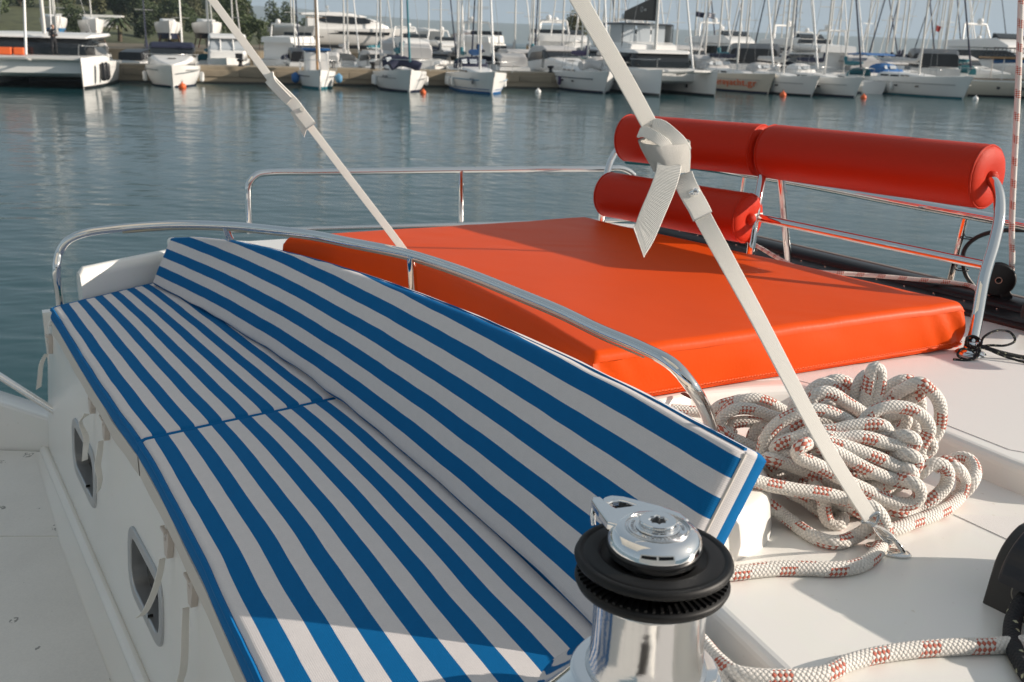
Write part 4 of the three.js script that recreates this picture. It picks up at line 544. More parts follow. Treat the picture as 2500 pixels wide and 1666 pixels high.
{
  const g = thing('webbing_strap', 'white webbing strap folded and riveted, ending behind the curved steel rail', 'strap');
  const wdir = V(1, 0.6, -0.3), dn = L3[3].clone().sub(L3[0]).normalize(), W = 0.0205;
  part('upper_band', ribbon([L3[0].clone().addScaledVector(dn, -1.0), L3[0], L3[0].clone().lerp(L3[1], 0.5), L3[1], L3[1].clone().lerp(L3[2], 0.15)], [wdir], W, 0.0026, 30), M.web, g);
  part('lower_band', ribbon([L3[2], L3[2].clone().lerp(L3[3], 0.5), L3[3], L3[4].clone().add(V(0, 0.02, 0))], [V(1, 0.6, -0.3)], W, 0.0026, 40), M.web, g);
  const a = L3[1], b = L3[2], n = V(0.1, 0.35, 0.9).normalize();
  const I = (t, x = 0, z = 0) => a.clone().lerp(b, t).addScaledVector(V(0.8, 0.55, -0.1), x).addScaledVector(n, z);
  part('fold', ribbon([I(-0.06, -0.003, 0.004), I(0.1, -0.003, 0.007), I(0.35, -0.001, 0.010), I(0.7, 0.003, 0.010), I(1.0, 0.002, 0.009), I(1.4, 0.0, 0.008)], [V(1, 0.9, 0.1), V(1, 0.8, 0.1), V(1, 0.5, 0), V(1, 0.5, -0.1), V(1, 0.55, -0.2), V(1, 0.6, -0.2)], 0.030, 0.007, 30), M.web, g);
  part('fold', ribbon([I(-0.16, 0.007, 0.003), I(0.08, -0.006, 0.013), I(0.3, -0.006, 0.016), I(0.66, -0.003, 0.016)], [V(0.9, 0.3, 0.4), V(0.9, 0.9, 0.1), V(0.9, 0.8, 0.1), V(0.9, 0.7, 0.1)], 0.024, 0.003, 20), M.web, g);
  part('cut_tail', ribbon([I(0.85, -0.008, 0.005), I(1.05, -0.012, 0.005), I(1.25, -0.017, 0.004), I(1.42, -0.021, 0.003)], [V(1, 0.2, 0.1)], 0.022, 0.0026, 14, -0.02), M.web, g);
  const r = I(0.98, 0.010, 0.014); part('rivet', new THREE.CylinderGeometry(0.0055, 0.006, 0.012, 16).rotateX(1.2).translate(r.x, r.y, r.z), M.chrome, g);
}
// heaped coil of flecked rope, with its tail leading to the winch
{
  const geos = Object.entries(COIL).filter(([k]) => k !== 'run').map(([k, p]) => { const P = VA(p); if (!/Q2|Q3|S9|tail|L0/.test(k)) { const n = P.length, c = V(0.6, LOW + 0.03, -1.7), e = (a, b) => a.clone().addScaledVector(a.clone().sub(b).normalize(), 0.018).lerp(c, 0.16).add(V(0, -0.012, -0.02)); P.push(e(P[n - 1], P[n - 2])); P.unshift(e(P[0], P[1])); P.forEach(q => { q.y = Math.max(q.y, LOW + 0.0098); }); } const len = P.reduce((s, q, i) => i ? s + q.distanceTo(P[i - 1]) : 0, 0), g = tube(P, 0.0116, { seg: Math.max(16, Math.round(len / 0.006)), rad: 16 }), uv = g.attributes.uv, o = rnd() * RP, t = rnd(); for (let i = 0; i < uv.count; i++) uv.setXY(i, uv.getX(i) + o, uv.getY(i) + t); return g; });
  // buried turns at the bottom of the heap
  for (let k = 0; k < 7; k++) { const P = []; for (let i = 0; i <= 14; i++) { const a = i / 14 * 5.6 + k * 1.1; P.push(V(0.60 + (0.09 + 0.012 * (k % 3)) * Math.cos(a), LOW + 0.012 + 0.019 * Math.floor(k / 2) + 0.004 * Math.sin(a * 2 + k), -1.655 + 0.055 * Math.sin(a) * (1 + 0.1 * (k % 2)))); } geos.push(tube(P, 0.0116, { seg: 70, rad: 12 })); }
  solo('rope_coil', geos, M.rope, 'heaped coil of thick red flecked white rope in the deck well', 'rope');
  solo('rope_run', tube(VA(COIL.run), 0.0112, { seg: 200, rad: 16 }), M.rope, 'red flecked white rope lying from the winch to the black rope clutch', 'rope');
}
// winch
{
  const c = V(...FG.winch), g = thing('winch', 'chrome self tailing winch with black jaws at the end of the bench', 'winch', [c.x, c.y, c.z]);
  const r = 0.0925;
  part('base', lathe([[0, -0.215], [0.132, -0.215], [0.135, -0.205], [0.133, -0.196], [0.122, -0.186], [0.105, -0.168], [0.092, -0.154], [0.086, -0.147], [0, -0.147]], 72), M.chrome, g);
  part('drum', lathe([[0.04, -0.150], [0.074, -0.150], [0.0735, -0.143], [0.0695, -0.132], [0.0675, -0.112], [0.0672, -0.075], [0.0682, -0.050], [0.07, -0.04], [0.04, -0.04]], 72), M.drum, g);
  part('lower_jaw', lathe([[0.045, -0.036], [0.078, -0.040], [0.089, -0.034], [r * 0.992, -0.028], [0.0905, -0.0235], [0.083, -0.021], [0.06, -0.0165], [0.045, -0.0165]], 80), M.rubber, g);
  const ribs = []; for (let i = 0; i < 60; i++) ribs.push(box(0.030, 0.0035, 0.0032).rotateZ(-0.13).translate(0.074, -0.0186, 0).rotateY(i / 60 * 2 * Math.PI));
  const lj = g.children[2]; part('jaw_ribs', ribs, M.rubber, lj);
  part('upper_jaw', lathe([[0.05, -0.013], [0.070, -0.011], [0.086, -0.0075], [r - 0.001, -0.0045], [r + 0.0008, 0.0], [r - 0.0015, 0.0048], [0.088, 0.0052], [0.0845, 0.0046], [0.084, 0.0036], [0.081, 0.0036], [0.0805, 0.0048], [0.066, 0.0058], [0.0628, 0.0046], [0.0612, -0.001], [0.05, -0.001]], 88), M.rubber, g);
  // feeder arm: a domed cap that runs out into a forked finger
  part('cap', lathe([[0, 0.0395], [0.030, 0.0395], [0.0390, 0.0390], [0.0445, 0.0376], [0.0495, 0.0342], [0.0535, 0.0285], [0.0558, 0.0215], [0.0560, 0.0145], [0.0540, 0.0075], [0.0500, 0.0020], [0.046, -0.0005], [0, -0.0005]], 72), M.chrome, g);
  const cap = g.children[g.children.length - 1];
  const fk = new THREE.Shape(); [[0.040, 0.026], [0.034, 0.040], [0.015, 0.056], [-0.008, 0.069], [-0.03, 0.081], [-0.043, 0.083], [-0.052, 0.077], [-0.056, 0.068], [-0.05, 0.065], [-0.045, 0.070], [-0.036, 0.073], [-0.026, 0.069], [-0.014, 0.060], [-0.022, 0.054], [-0.034, 0.050], [-0.042, 0.047], [-0.049, 0.056], [-0.060, 0.078], [-0.066, 0.078], [-0.068, 0.070], [-0.061, 0.040], [-0.0535, 0.012], [-0.03, 0], [0, 0]].forEach(([x, y], i) => i ? fk.lineTo(x, y) : fk.moveTo(x, y));
  part('feeder_arm', [new THREE.ExtrudeGeometry(fk, { depth: 0.006, bevelEnabled: true, bevelSize: 0.0022, bevelThickness: 0.0028, bevelSegments: 4 }).rotateX(-Math.PI / 2).translate(0, 0.0290, 0), tube([V(-0.064, 0.034, -0.074), V(-0.067, 0.018, -0.073), V(-0.066, 0.004, -0.068)], t => 0.0045 - 0.0015 * t, { seg: 10, rad: 10 })], M.chrome, cap);
  part('engraved_ring', [new THREE.TorusGeometry(0.0375, 0.0009, 8, 60).rotateX(Math.PI / 2).translate(0.002, 0.0399, 0.001), new THREE.TorusGeometry(0.0345, 0.0006, 8, 60).rotateX(Math.PI / 2).translate(0.002, 0.0399, 0.001)], M.drum, cap);
  const letters = []; for (let i = 0; i < 40; i++) { if (i % 9 > 6) continue; const a = i / 40 * 2 * Math.PI; letters.push(box(0.0009 + 0.0008 * (i % 3), 0.0009, 0.0036).translate(0, 0, 0.0295).rotateY(a).translate(0.002, 0.0401, 0.001)); }
  part('engraved_marks', letters, M.drum, cap);
  const star = new THREE.Shape(); for (let i = 0; i < 16; i++) { const a = i / 16 * 2 * Math.PI, q = i % 2 ? 0.0098 : 0.0128; i ? star.lineTo(q * Math.cos(a), q * Math.sin(a)) : star.moveTo(q, 0); }
  const boss = new THREE.Shape(); boss.absarc(0, 0, 0.0205, 0, 2 * Math.PI); boss.holes.push(new THREE.Path(star.getPoints()));
  part('socket', [new THREE.ExtrudeGeometry(boss, { depth: 0.004, bevelEnabled: true, bevelSize: 0.0016, bevelThickness: 0.0035, bevelSegments: 5, curveSegments: 30 }).rotateX(-Math.PI / 2).translate(0.002, 0.0415, 0.001), lathe([[0.0215, 0.039], [0.0225, 0.042], [0.0255, 0.0412], [0.026, 0.0405]], 40).translate(0.002, 0, 0.001)], M.chrome, cap);
  part('socket_well', new THREE.ExtrudeGeometry(star, { depth: 0.001, bevelEnabled: false }).rotateX(-Math.PI / 2).translate(0.002, 0.0408, 0.001), M.dark, cap);
  struct('winch_pedestal', lathe([[0, -0.75], [0.15, -0.75], [0.142, -0.25], [0.138, -0.218], [0.13, -0.2155], [0, -0.2155]], 48).translate(c.x, c.y, c.z), M.gel);
}
// rope clutch at the deck edge
{
  const g = thing('rope_clutch', 'black rope clutch with round rope holes, a black and a red rope leading out', 'rope clutch', [0.694, LOW, -1.276], -0.963);
  const prof = new THREE.Shape(); prof.moveTo(0, 0); prof.lineTo(0.012, 0.058); prof.quadraticCurveTo(0.022, 0.092, 0.06, 0.104); prof.lineTo(0.16, 0.11); prof.quadraticCurveTo(0.2, 0.10, 0.21, 0.05); prof.lineTo(0.21, 0); prof.closePath();
  part('body', new THREE.ExtrudeGeometry(prof, { depth: 0.23, bevelEnabled: true, bevelSize: 0.004, bevelThickness: 0.004, bevelSegments: 3 }).rotateY(Math.PI / 2).translate(0.004, 0.0, 0.004), mat([0.035, 0.033, 0.031], 0.55), g);
  const hand = new THREE.Shape(); hand.moveTo(-0.008, 0.052); hand.quadraticCurveTo(0.0, 0.10, 0.06, 0.116); hand.lineTo(0.17, 0.122); hand.lineTo(0.17, 0.10); hand.lineTo(0.05, 0.09); hand.closePath();
  for (const x of [0.024, 0.115]) part('lever', new THREE.ExtrudeGeometry(hand, { depth: 0.062, bevelEnabled: true, bevelSize: 0.004, bevelThickness: 0.005, bevelSegments: 3 }).rotateY(Math.PI / 2).translate(x, 0, 0.004), mat([0.010, 0.011, 0.016], 0.35), g);
  for (const [x, y] of [[0.052, 0.036], [0.098, 0.036]]) { part('rope_hole', new THREE.TorusGeometry(0.0165, 0.0022, 10, 30).rotateX(-0.2).translate(x, y, -0.001), mat([0.22, 0.21, 0.18], 0.4, 0.6), g); part('hole_lining', new THREE.CylinderGeometry(0.0155, 0.0155, 0.003, 24).rotateX(Math.PI / 2 - 0.2).translate(x, y, 0.0005), M.dark, g); }
  part('black_rope', tube([[0.054, 0.034, -0.02], [0.056, 0.032, 0.008], [0.064, 0.02, 0.04], [0.085, 0.012, 0.08], [0.13, 0.012, 0.13], [0.2, 0.012, 0.18], [0.4, 0.012, 0.28]].map(p => V(...p)), 0.0115, { seg: 60, rad: 14 }), M.blackRope, g);
  part('red_rope', tube([[0.098, 0.036, -0.02], [0.100, 0.034, 0.01], [0.108, 0.030, 0.04], [0.14, 0.022, 0.075], [0.26, 0.014, 0.12]].map(p => V(...p)), 0.0135, { seg: 50, rad: 14 }), M.redRope, g);
}
// awning above the bench that the straps hold down
{
  const g = thing('bimini_awning', 'cream canvas awning on steel hoops that the webbing straps hold down', 'awning'), Y = DK + 2.0;
  const cloth = mat([0.86, 0.80, 0.70], 1, 0, { transmission: 0.6, thickness: 0 });
  const S = (u, v) => V(lerp(-0.05, -1.95, u) - 2.0 * v, Y + 0.14 * Math.sin(Math.PI * v) + 0.02 * Math.sin(Math.PI * u * 3), lerp(-0.6, -2.95, u) + 1.25 * v), rings = [];
  for (let i = 0; i <= 16; i++) { const r = []; for (let k = 0; k <= 10; k++) r.push(S(i / 16, k / 10)); rings.push(r); }
  part('canopy', loft(rings, { closed: false, cap0: false, cap1: false }), cloth, g);
  for (const u of [0.02, 0.5, 0.98]) { const P = [S(u, 1).setY(DK - 0.8).add(V(0.1, 0, -0.1))]; for (let i = 10; i >= 0; i--) P.push(S(u, i / 10).add(V(0, -0.016, 0))); part('hoop', tube(P, 0.0125, { seg: 60, rad: 10 }), M.steel, g); }
}
// unseen bulkhead with dark panes, added to darken the reflections in the winch
{
  const b = struct('added_bulkhead', [box(4.3, 1.3, 0.08, 0.2, DK - 0.15, 1.5), box(4.3, 0.35, 0.08, 0.2, DK + 1.55, 1.5), ...[-1.85, 0.2, 2.25].map(x => box(0.2, 0.875, 0.08, x, DK + 0.9375, 1.5))], M.gel);
  for (const x of [-0.825, 1.225]) part('added_dark_pane', box(1.86, 0.88, 0.02, x, DK + 0.9375, 1.51), M.tint, b);
  struct('cockpit_sole', prism([[-0.15, -0.95], [0.36, -0.62], [2.6, -0.45], [2.6, 1.46], [-0.6, 1.46], [-0.62, 0.2]], DK - 0.9, DK - 0.8, 0.01), M.gripClean);
}
// ---------- water ----------
const waveBump = dataTex(512, 512, (u, v) => 0.6 * fbm(u * 10, v * 20, 4, 10) + 0.4 * fbm(u * 24 + 5, v * 48, 3, 24));
M.water = mat([0.008, 0.056, 0.064], 0.13, 0, { ior: 1.34, bumpMap: waveBump, bumpScale: 0.012 });
{
  const comps = []; for (let i = 0; i < 26; i++) { const L = 0.22 * Math.pow(1.16, i), a = rr(-0.75, 0.75) + Math.PI / 2 + 0.15, k = 2 * Math.PI / L; comps.push([k * Math.cos(a), k * Math.sin(a), rr(0, 6.28), 0.0011 * Math.pow(L, 0.5) * (L > 1.2 ? 0.75 : 1)]); }
  const hgt = (x, z, r) => { let y = 0, dx = 0, dz = 0; const gate = 0.45 + 1.1 * vn(x * 0.09 + 40, z * 0.16 + 40); for (const [kx, kz, ph, A] of comps) { const L = 6.2832 / Math.hypot(kx, kz), f = smooth(0.5, 1.6, L / (r * 0.0075 + 0.001)) * gate; if (f <= 0) continue; const t = kx * x + kz * z + ph; y += A * f * Math.sin(t); const c = A * f * Math.cos(t); dx += kx * c; dz += kz * c; } return [y, dx, dz]; };
  const NR = 520, NA = 520, pos = [], nor = [], uv = [], idx = [];
  for (let i = 0; i <= NR; i++) { const r = 2.2 * Math.pow(140 / 2.2, i / NR); for (let k = 0; k <= NA; k++) { const a = lerp(-0.86, 0.86, k / NA), x = r * Math.sin(a), z = -r * Math.cos(a), [y, dx, dz] = hgt(x, z, r), e = smooth(140, 115, r); const n = V(-dx * e, 1, -dz * e).normalize(); pos.push(x, y * e - (i === NR ? 0.0 : 0), z); nor.push(n.x, n.y, n.z); uv.push(x / 9, z / 9); } }
  for (let i = 0; i < NR; i++) for (let k = 0; k < NA; k++) { const a = i * (NA + 1) + k; idx.push(a, a + 1, a + NA + 1, a + 1, a + NA + 2, a + NA + 1); }
  const g = geoFrom(pos, uv, idx, false); g.setAttribute('normal', new THREE.Float32BufferAttribute(nor, 3));
  struct('water', g, M.water);
  const sea = new THREE.RingGeometry(135, 5600, 96, 12).rotateX(-Math.PI / 2); { const p = sea.attributes.position, u = sea.attributes.uv; for (let i = 0; i < p.count; i++) u.setXY(i, p.getX(i) / 9, p.getZ(i) / 9); }
  const far = M.water.clone(); far.roughness = 0.38; far.bumpMap = waveBump; far.bumpScale = 0.05;
  struct('sea', sea.translate(0, -0.03, 0), far);
}
// ---------- harbour ----------
const B = {};
const speck = dataTex(256, 256, (u, v) => 0.72 + 0.5 * (fbm(u * 8, v * 8, 5, 8) - 0.5));
for (const [k, c, r = 0.4] of [['white', [0.82, 0.81, 0.785], 0.3], ['cream', [0.62, 0.57, 0.48], 0.4], ['grey', [0.42, 0.42, 0.41]], ['navy', [0.012, 0.016, 0.045], 0.7], ['black', [0.012, 0.012, 0.014], 0.3], ['glass', [0.014, 0.017, 0.02], 0.06], ['blue', [0.02, 0.13, 0.36], 0.6], ['sky', [0.10, 0.28, 0.46], 0.6], ['teal', [0.02, 0.16, 0.20], 0.7], ['wood', [0.36, 0.20, 0.08], 0.5], ['brown', [0.12, 0.06, 0.035], 0.6], ['orange', [0.75, 0.13, 0.025], 0.5], ['purple', [0.05, 0.03, 0.10], 0.7], ['cover', [0.52, 0.51, 0.50], 0.8], ['red', [0.5, 0.04, 0.03], 0.6], ['antifoul', [0.02, 0.15, 0.32], 0.7], ['clear', [0.48, 0.52, 0.55], 0.12]]) B[k] = mat(c, r);
B.spar = mat([0.62, 0.61, 0.58], 0.4, 0.3); B.wire = mat([0.33, 0.34, 0.35], 0.4, 0.5); B.rail = mat([0.66, 0.66, 0.65], 0.3, 0.7);
// hull form; origin at the bow waterline, bow towards +z
function hullForm({ L, W, F0, F1, tr = 0.72, rake = 0.6, full = 2.2 }) {
  const hb = t => W / 2 * (t < 0.5 ? tr + (1 - tr) * Math.sin(t / 0.5 * Math.PI / 2) : Math.pow(Math.max(0, 1 - Math.pow((t - 0.5) / 0.5, full)), 0.85));
  const F = t => F0 + (F1 - F0) * Math.pow(t, 1.8), fac = k => k >= 1 ? 1 : 1 - 0.24 * Math.pow(1 - k, 2.0);
  const hw = (z, y) => { let t = 1 + (z - rake * Math.max(0, y) / F1) / L; t = Math.min(1, Math.max(0, t)); return hb(t) * fac(Math.max(0, y) / F(t)); };
  const ks = [1, 0.8, 0.6, 0.4, 0.2, 0.0], rings = [], N = 18;
  for (let i = 0; i <= N; i++) {
    const t = i / N, z = -L * (1 - t), r = [], sd = s => { const o = ks.map(k => V(s * Math.max(0.015, hb(t) * fac(k)), F(t) * k, z + rake * k * F(t) / F1 * (t > 0.5 ? smooth(0.5, 1, t) : 0))); o.push(V(s * Math.max(0.01, hb(t) * 0.55), -0.3, z), V(0, -0.5, z)); return o; };
    rings.push([...sd(-1), ...sd(1).slice(0, -1).reverse()]);
  }
  const deck = rings.map(r => [r[0], r[0].clone().lerp(r[r.length - 1], 0.25).add(V(0, 0.03 * W / 3, 0)), r[0].clone().lerp(r[r.length - 1], 0.5).add(V(0, 0.045 * W / 3, 0)), r[0].clone().lerp(r[r.length - 1], 0.75).add(V(0, 0.03 * W / 3, 0)), r[r.length - 1]].map(p => p.clone().add(V(0, -0.015, 0))));
  const band = (y0, y1, off = 0.012, z0 = -L * 0.98, z1 = -0.05) => [-1, 1].map(s => { const a = []; for (let i = 0; i <= 24; i++) { const z = lerp(z0, z1, i / 24); a.push([V(s * (hw(z, y0) + off), y0, z + rake * y0 / F1 * smooth(-L * 0.5, 0, z)), V(s * (hw(z, y1) + off), y1, z + rake * y1 / F1 * smooth(-L * 0.5, 0, z))]); } const pos = [], uv = [], idx = []; a.forEach(([p, q]) => { pos.push(p.x, p.y, p.z, q.x, q.y, q.z); uv.push(0, 0, 0, 1); }); for (let i = 0; i < 24; i++) { const k = i * 2; idx.push(k, k + 1, k + 2, k + 1, k + 3, k + 2); } return geoFrom(pos, uv, idx); });
  return { shell: loft(rings, { closed: false, cap0: true, cap1: false }), deck: loft(deck, { closed: false, cap0: false, cap1: false }), hw, F, band, L, W, F0, F1, rake };
}
// house sections [z, half width, base y, top y]
function house(secs, r = 0.18) { return loft(secs.map(([z, w, y0, y1]) => { const h = y1 - y0, c = Math.min(r, h * 0.45, w * 0.45); return [V(-w, y0, z), V(-w * 0.97, y1 - c, z), V(-w * 0.97 + c * 0.4, y1 - c * 0.3, z), V(-w * 0.97 + c, y1, z), V(w * 0.97 - c, y1, z), V(w * 0.97 - c * 0.4, y1 - c * 0.3, z), V(w * 0.97, y1 - c, z), V(w, y0, z)]; })); }
function fender(p, len = 0.5, r = 0.1) { return lathe([[0, -len / 2 - r * 0.5], [r * 0.6, -len / 2 - r * 0.3], [r, -len / 2 + r * 0.3], [r, len / 2 - r * 0.3], [r * 0.5, len / 2], [r * 0.18, len / 2 + r * 0.3], [0, len / 2 + r * 0.3]], 12).translate(p.x, p.y, p.z); }
function rig(g, h, o) {
  const { mz, H, mast = B.spar, furl, boom, cover, stays = true, mr = 0.085, lean = 0 } = o, y0 = o.my ?? (h.F0 + 0.4), top = V(0, H, mz - lean * H);
  part('mast', tube([V(0, y0 - 0.3, mz), V(0, H * 0.5, mz - lean * H * 0.5), top], t => mr * (1 - 0.25 * t), { seg: 8, rad: 10 }), mast, g);
  const m = g.children[g.children.length - 1];
  for (const k of [0.4, 0.68]) part('spreader', rod(V(-h.W * 0.26, H * k + 0.05, mz - 0.1), V(h.W * 0.26, H * k + 0.05, mz - 0.1), 0.025, 6), mast, m);
  if (stays) { for (const s of [-1, 1]) part('shroud', tube([V(s * h.W * 0.44, h.F0 + 0.05, mz - 0.15), V(s * h.W * 0.26, H * 0.4, mz - 0.1), V(s * h.W * 0.24, H * 0.68, mz - 0.1), top], 0.013, { raw: true, rad: 5 }), B.wire, g); part('backstay', rod(V(0, h.F0 + 0.2, -h.L * 0.98), top, 0.013, 5), B.wire, g); }
  if (furl) part('furled_sail', tube([V(0, h.F1 + 0.5, h.rake * 0.7 - 0.15), V(0, lerp(h.F1, H, 0.5), lerp(h.rake * 0.6, mz, 0.5)), top.clone().add(V(0, -0.3, 0.1))], t => 0.075 - 0.045 * t, { seg: 10, rad: 8 }), furl, g);
  else part('forestay', rod(V(0, h.F1, h.rake * 0.7 - 0.1), top, 0.015, 5), B.wire, g);
  if (boom) { const by = boom.y, bl = boom.len; part('boom', rod(V(0, by, mz - 0.1), V(0, by + 0.12, mz - bl), 0.065, 8), B.spar, g); if (cover) part('sail_cover', tube([V(0, by + 0.75, mz - 0.12), V(0, by + 0.3, mz - 0.3), V(0, by + 0.2, mz - bl * 0.5), V(0, by + 0.22, mz - bl * 0.95)], t => 0.13 + 0.07 * Math.sin(t * 3) + 0.02 * Math.sin(t * 40), { seg: 30, rad: 10 }), cover, g); }
}
function railings(g, h, n = 5) {
  const P = (t, s, y) => { const z = -h.L * (1 - t); return V(s * (h.hw(z, 9) - 0.06), h.F(t) + y, z); };
  for (const s of [-1, 1]) { const wires = []; for (let i = 0; i <= n; i++) { const t = lerp(0.06, 0.84, i / n); part('stanchion', rod(P(t, s, 0), P(t, s, 0.6), 0.016, 6), B.rail, g); } for (let i = 0; i <= 12; i++) wires.push(P(lerp(0.06, 0.84, i / 12), s, 0.6)); part('lifeline', tube(wires, 0.009, { raw: true, rad: 5 }), B.wire, g); }
  const b = V(0, h.F1 + 0.62, h.rake * 0.9); part('pulpit', tube([P(0.84, -1, 0), P(0.86, -1, 0.6), P(0.95, -1, 0.62), b, P(0.95, 1, 0.62), P(0.86, 1, 0.6), P(0.84, 1, 0)], 0.018, { seg: 40, rad: 7 }), B.rail, g);
}
function hood(g, z, w, y0, y1, len, m, win) {
  const R = []; for (let i = 0; i <= 6; i++) { const t = i / 6, k = Math.sqrt(1 - Math.pow(1 - t, 2) * 0.98), r = []; for (let j = 0; j <= 12; j++) { const a = Math.PI * j / 12; r.push(V(-w * Math.cos(a) * (0.75 + 0.25 * t), y0 + (y1 - y0) * Math.pow(Math.sin(a), 0.55) * k, z - len * t)); } R.push(r); }
  part('sprayhood', loft(R, { closed: false, cap0: false, cap1: false }), m, g);
  const hd = g.children[g.children.length - 1];
  if (win) for (const s of [-1, 0, 1]) { const a = Math.PI / 2 + s * 0.62, p = V(-w * 0.86 * Math.cos(a), y0 + (y1 - y0) * 0.55, z - len * 0.14); part('window', new RoundedBoxGeometry(w * 0.42, (y1 - y0) * 0.42, 0.02, 1, 0.008).rotateX(-0.55).rotateY(-s * 0.55).translate(p.x, p.y + 0.06, p.z + 0.03), B.clear, hd); }
}
function sailboat(pos, turn, label, o = {}, group = 'sailing yachts moored along the quay') {
  const { L = 11, W = 3.5, F0 = 1.0, F1 = 1.35, hull = B.white, stripe = B.navy, H = 15, furl = B.cover, cover = B.navy, hoodM = B.navy, rows = null, ports = 3, fend = 3, fendM = B.white, name = 'sailing_yacht', cabin = true, detail = true, mast, line = B.grey } = o;
  const g = thing(name, label, 'sailboat', pos, turn, group), h = hullForm({ L, W, F0, F1, rake: o.rake ?? 0.7, tr: o.tr ?? 0.72 });
  part('hull', h.shell, hull, g); part('deck', h.deck, B.white, g);
  for (const q of h.band(-0.02, 0.14)) part('boot_stripe', q, stripe, g); if (line) for (const q of h.band(F0 * 0.78, F0 * 0.83, 0.01, -L * 0.97, -0.6)) part('cove_line', q, line, g);
  const cy = F0 + 0.0;
  if (cabin) { part('cabin', house([[-L * 0.24, W * 0.10, cy + 0.05, cy + 0.22], [-L * 0.30, W * 0.2, cy, cy + 0.34], [-L * 0.42, W * 0.27, cy, cy + 0.44], [-L * 0.62, W * 0.29, cy - 0.05, cy + 0.5], [-L * 0.64, W * 0.28, cy - 0.05, cy + 0.45]]), B.white, g); const cb = g.children[g.children.length - 1]; for (const s of [-1, 1]) for (let k = 0; k < 3; k++) part('window', new RoundedBoxGeometry(0.02, 0.13, L * 0.075, 1, 0.008).translate(s * W * (0.262 + 0.012 * k), cy + 0.24, -L * (0.40 + 0.085 * k)), B.glass, cb); }
  for (const s of [-1, 1]) for (let k = 0; k < ports; k++) { const z = -L * (0.24 + 0.15 * k), y = F0 * 0.62; part('hull_window', new RoundedBoxGeometry(0.03, 0.12, 0.42, 1, 0.01).translate(s * (h.hw(z, y) + 0.004), y, z), B.glass, g); }
  rig(g, h, { mz: -L * 0.38, H, furl, boom: { y: F0 + 1.25, len: L * 0.36 }, cover, mast, stays: detail, lean: o.lean ?? 0.012 });
  if (hoodM) hood(g, -L * 0.60, W * 0.34, F0 + 0.35, F0 + 1.15, L * 0.11, hoodM, detail);
  if (o.bimini) part('bimini', house([[-L * 0.74, W * 0.34, F0 + 1.75, F0 + 1.85], [-L * 0.82, W * 0.36, F0 + 1.85, F0 + 1.95], [-L * 0.93, W * 0.34, F0 + 1.75, F0 + 1.85]], 0.06), o.bimini, g);
  if (detail) { railings(g, h); part('anchor', [box(0.10, 0.09, 0.7, 0, F1 + 0.02, 0.45), rod(V(0, F1, 0.75), V(0, F1 - 0.3, 0.6), 0.04, 6)], B.rail, g); }
  for (const s of [-1, 1]) for (let k = 0; k < fend; k++) { const z = -L * (0.42 + 0.14 * k); part('fender', fender(V(s * (h.hw(z, 0.6) + 0.13), F0 * 0.58, z), 0.55, 0.12), fendM, g); }
  g.userData.h = undefined; delete g.userData.h; return [g, h];
}
const wrapText = (font, str, size, h, z0, y0, side = -1, kx = 1) => { const t = new TextGeometry(str, { font, size, depth: 0.01, curveSegments: 4 }), p = t.attributes.position; for (let i = 0; i < p.count; i++) { const z = z0 + p.getX(i) * kx, y = y0 + p.getY(i); p.setXYZ(i, side * (h.hw(z, y) + 0.03 + p.getZ(i)), y, z + h.rake * y / h.F1 * smooth(-h.L * 0.5, 0, z)); } t.computeVertexNormals(); return t; };
const font = await new FontLoader().loadAsync('fonts/droid/droid_sans_bold.typeface.json');
const PHI = 14 * Math.PI / 180;
const W3 = (x, z, y = 0) => [x, y, z];
// quay with bollards
{
  const conc = dataTex(512, 512, (u, v) => { const n = fbm(u * 6, v * 6, 5, 6), st = fbm(u * 14, v * 3, 3, 14), k = 0.75 + 0.6 * (n - 0.5) + 0.25 * (st - 0.5); return [0.40 * k, 0.33 * k, 0.235 * k]; }, { color: true, rep: [0.16, 0.16] });
  const cm = mat([1, 1, 1], 0.85, 0, { map: conc, bumpMap: speck, bumpScale: 0.02 });
  const q = struct('quay', box(80, 1.05, 3.4, 0, 0.62, 0, 0.05), cm); q.position.set(-30.5, 0, -69.3); q.rotation.y = 0.27;
  const wet = mat([0.05, 0.042, 0.03], 0.35); const blocks = [];
  part('tide_band', box(80, 0.75, 3.3, 0, -0.27, 0), wet, q);
  for (let i = 0; i < 31; i++) part('quay_block', box(2.5 - 0.03, 0.42 + 0.05 * rnd(), 0.12, -37.6 + i * 2.5, 0.66 + 0.03 * rnd(), 1.70 + 0.03 * rnd(), 0.02), cm, q);
  const bol = lathe([[0, 0], [0.22, 0], [0.2, 0.06], [0.13, 0.12], [0.12, 0.3], [0.24, 0.36], [0.26, 0.44], [0.2, 0.5], [0, 0.52]], 16);
  [-33, -24.4, -19.6, -13.5, -10.8, 2, 8].forEach(x => { const o = new THREE.Mesh(bol, B.black); o.name = numbered('bollard'); tag(o, 'squat black mooring bollard on the concrete quay', 'bollard', 'bollards along the quay'); const c = Math.cos(0.27), s = Math.sin(0.27), lx = (x + 30.5) / c; o.position.set(x + 1.2 * s, 1.14, -69.3 - lx * s + 1.2 * c); scene.add(o); });
}
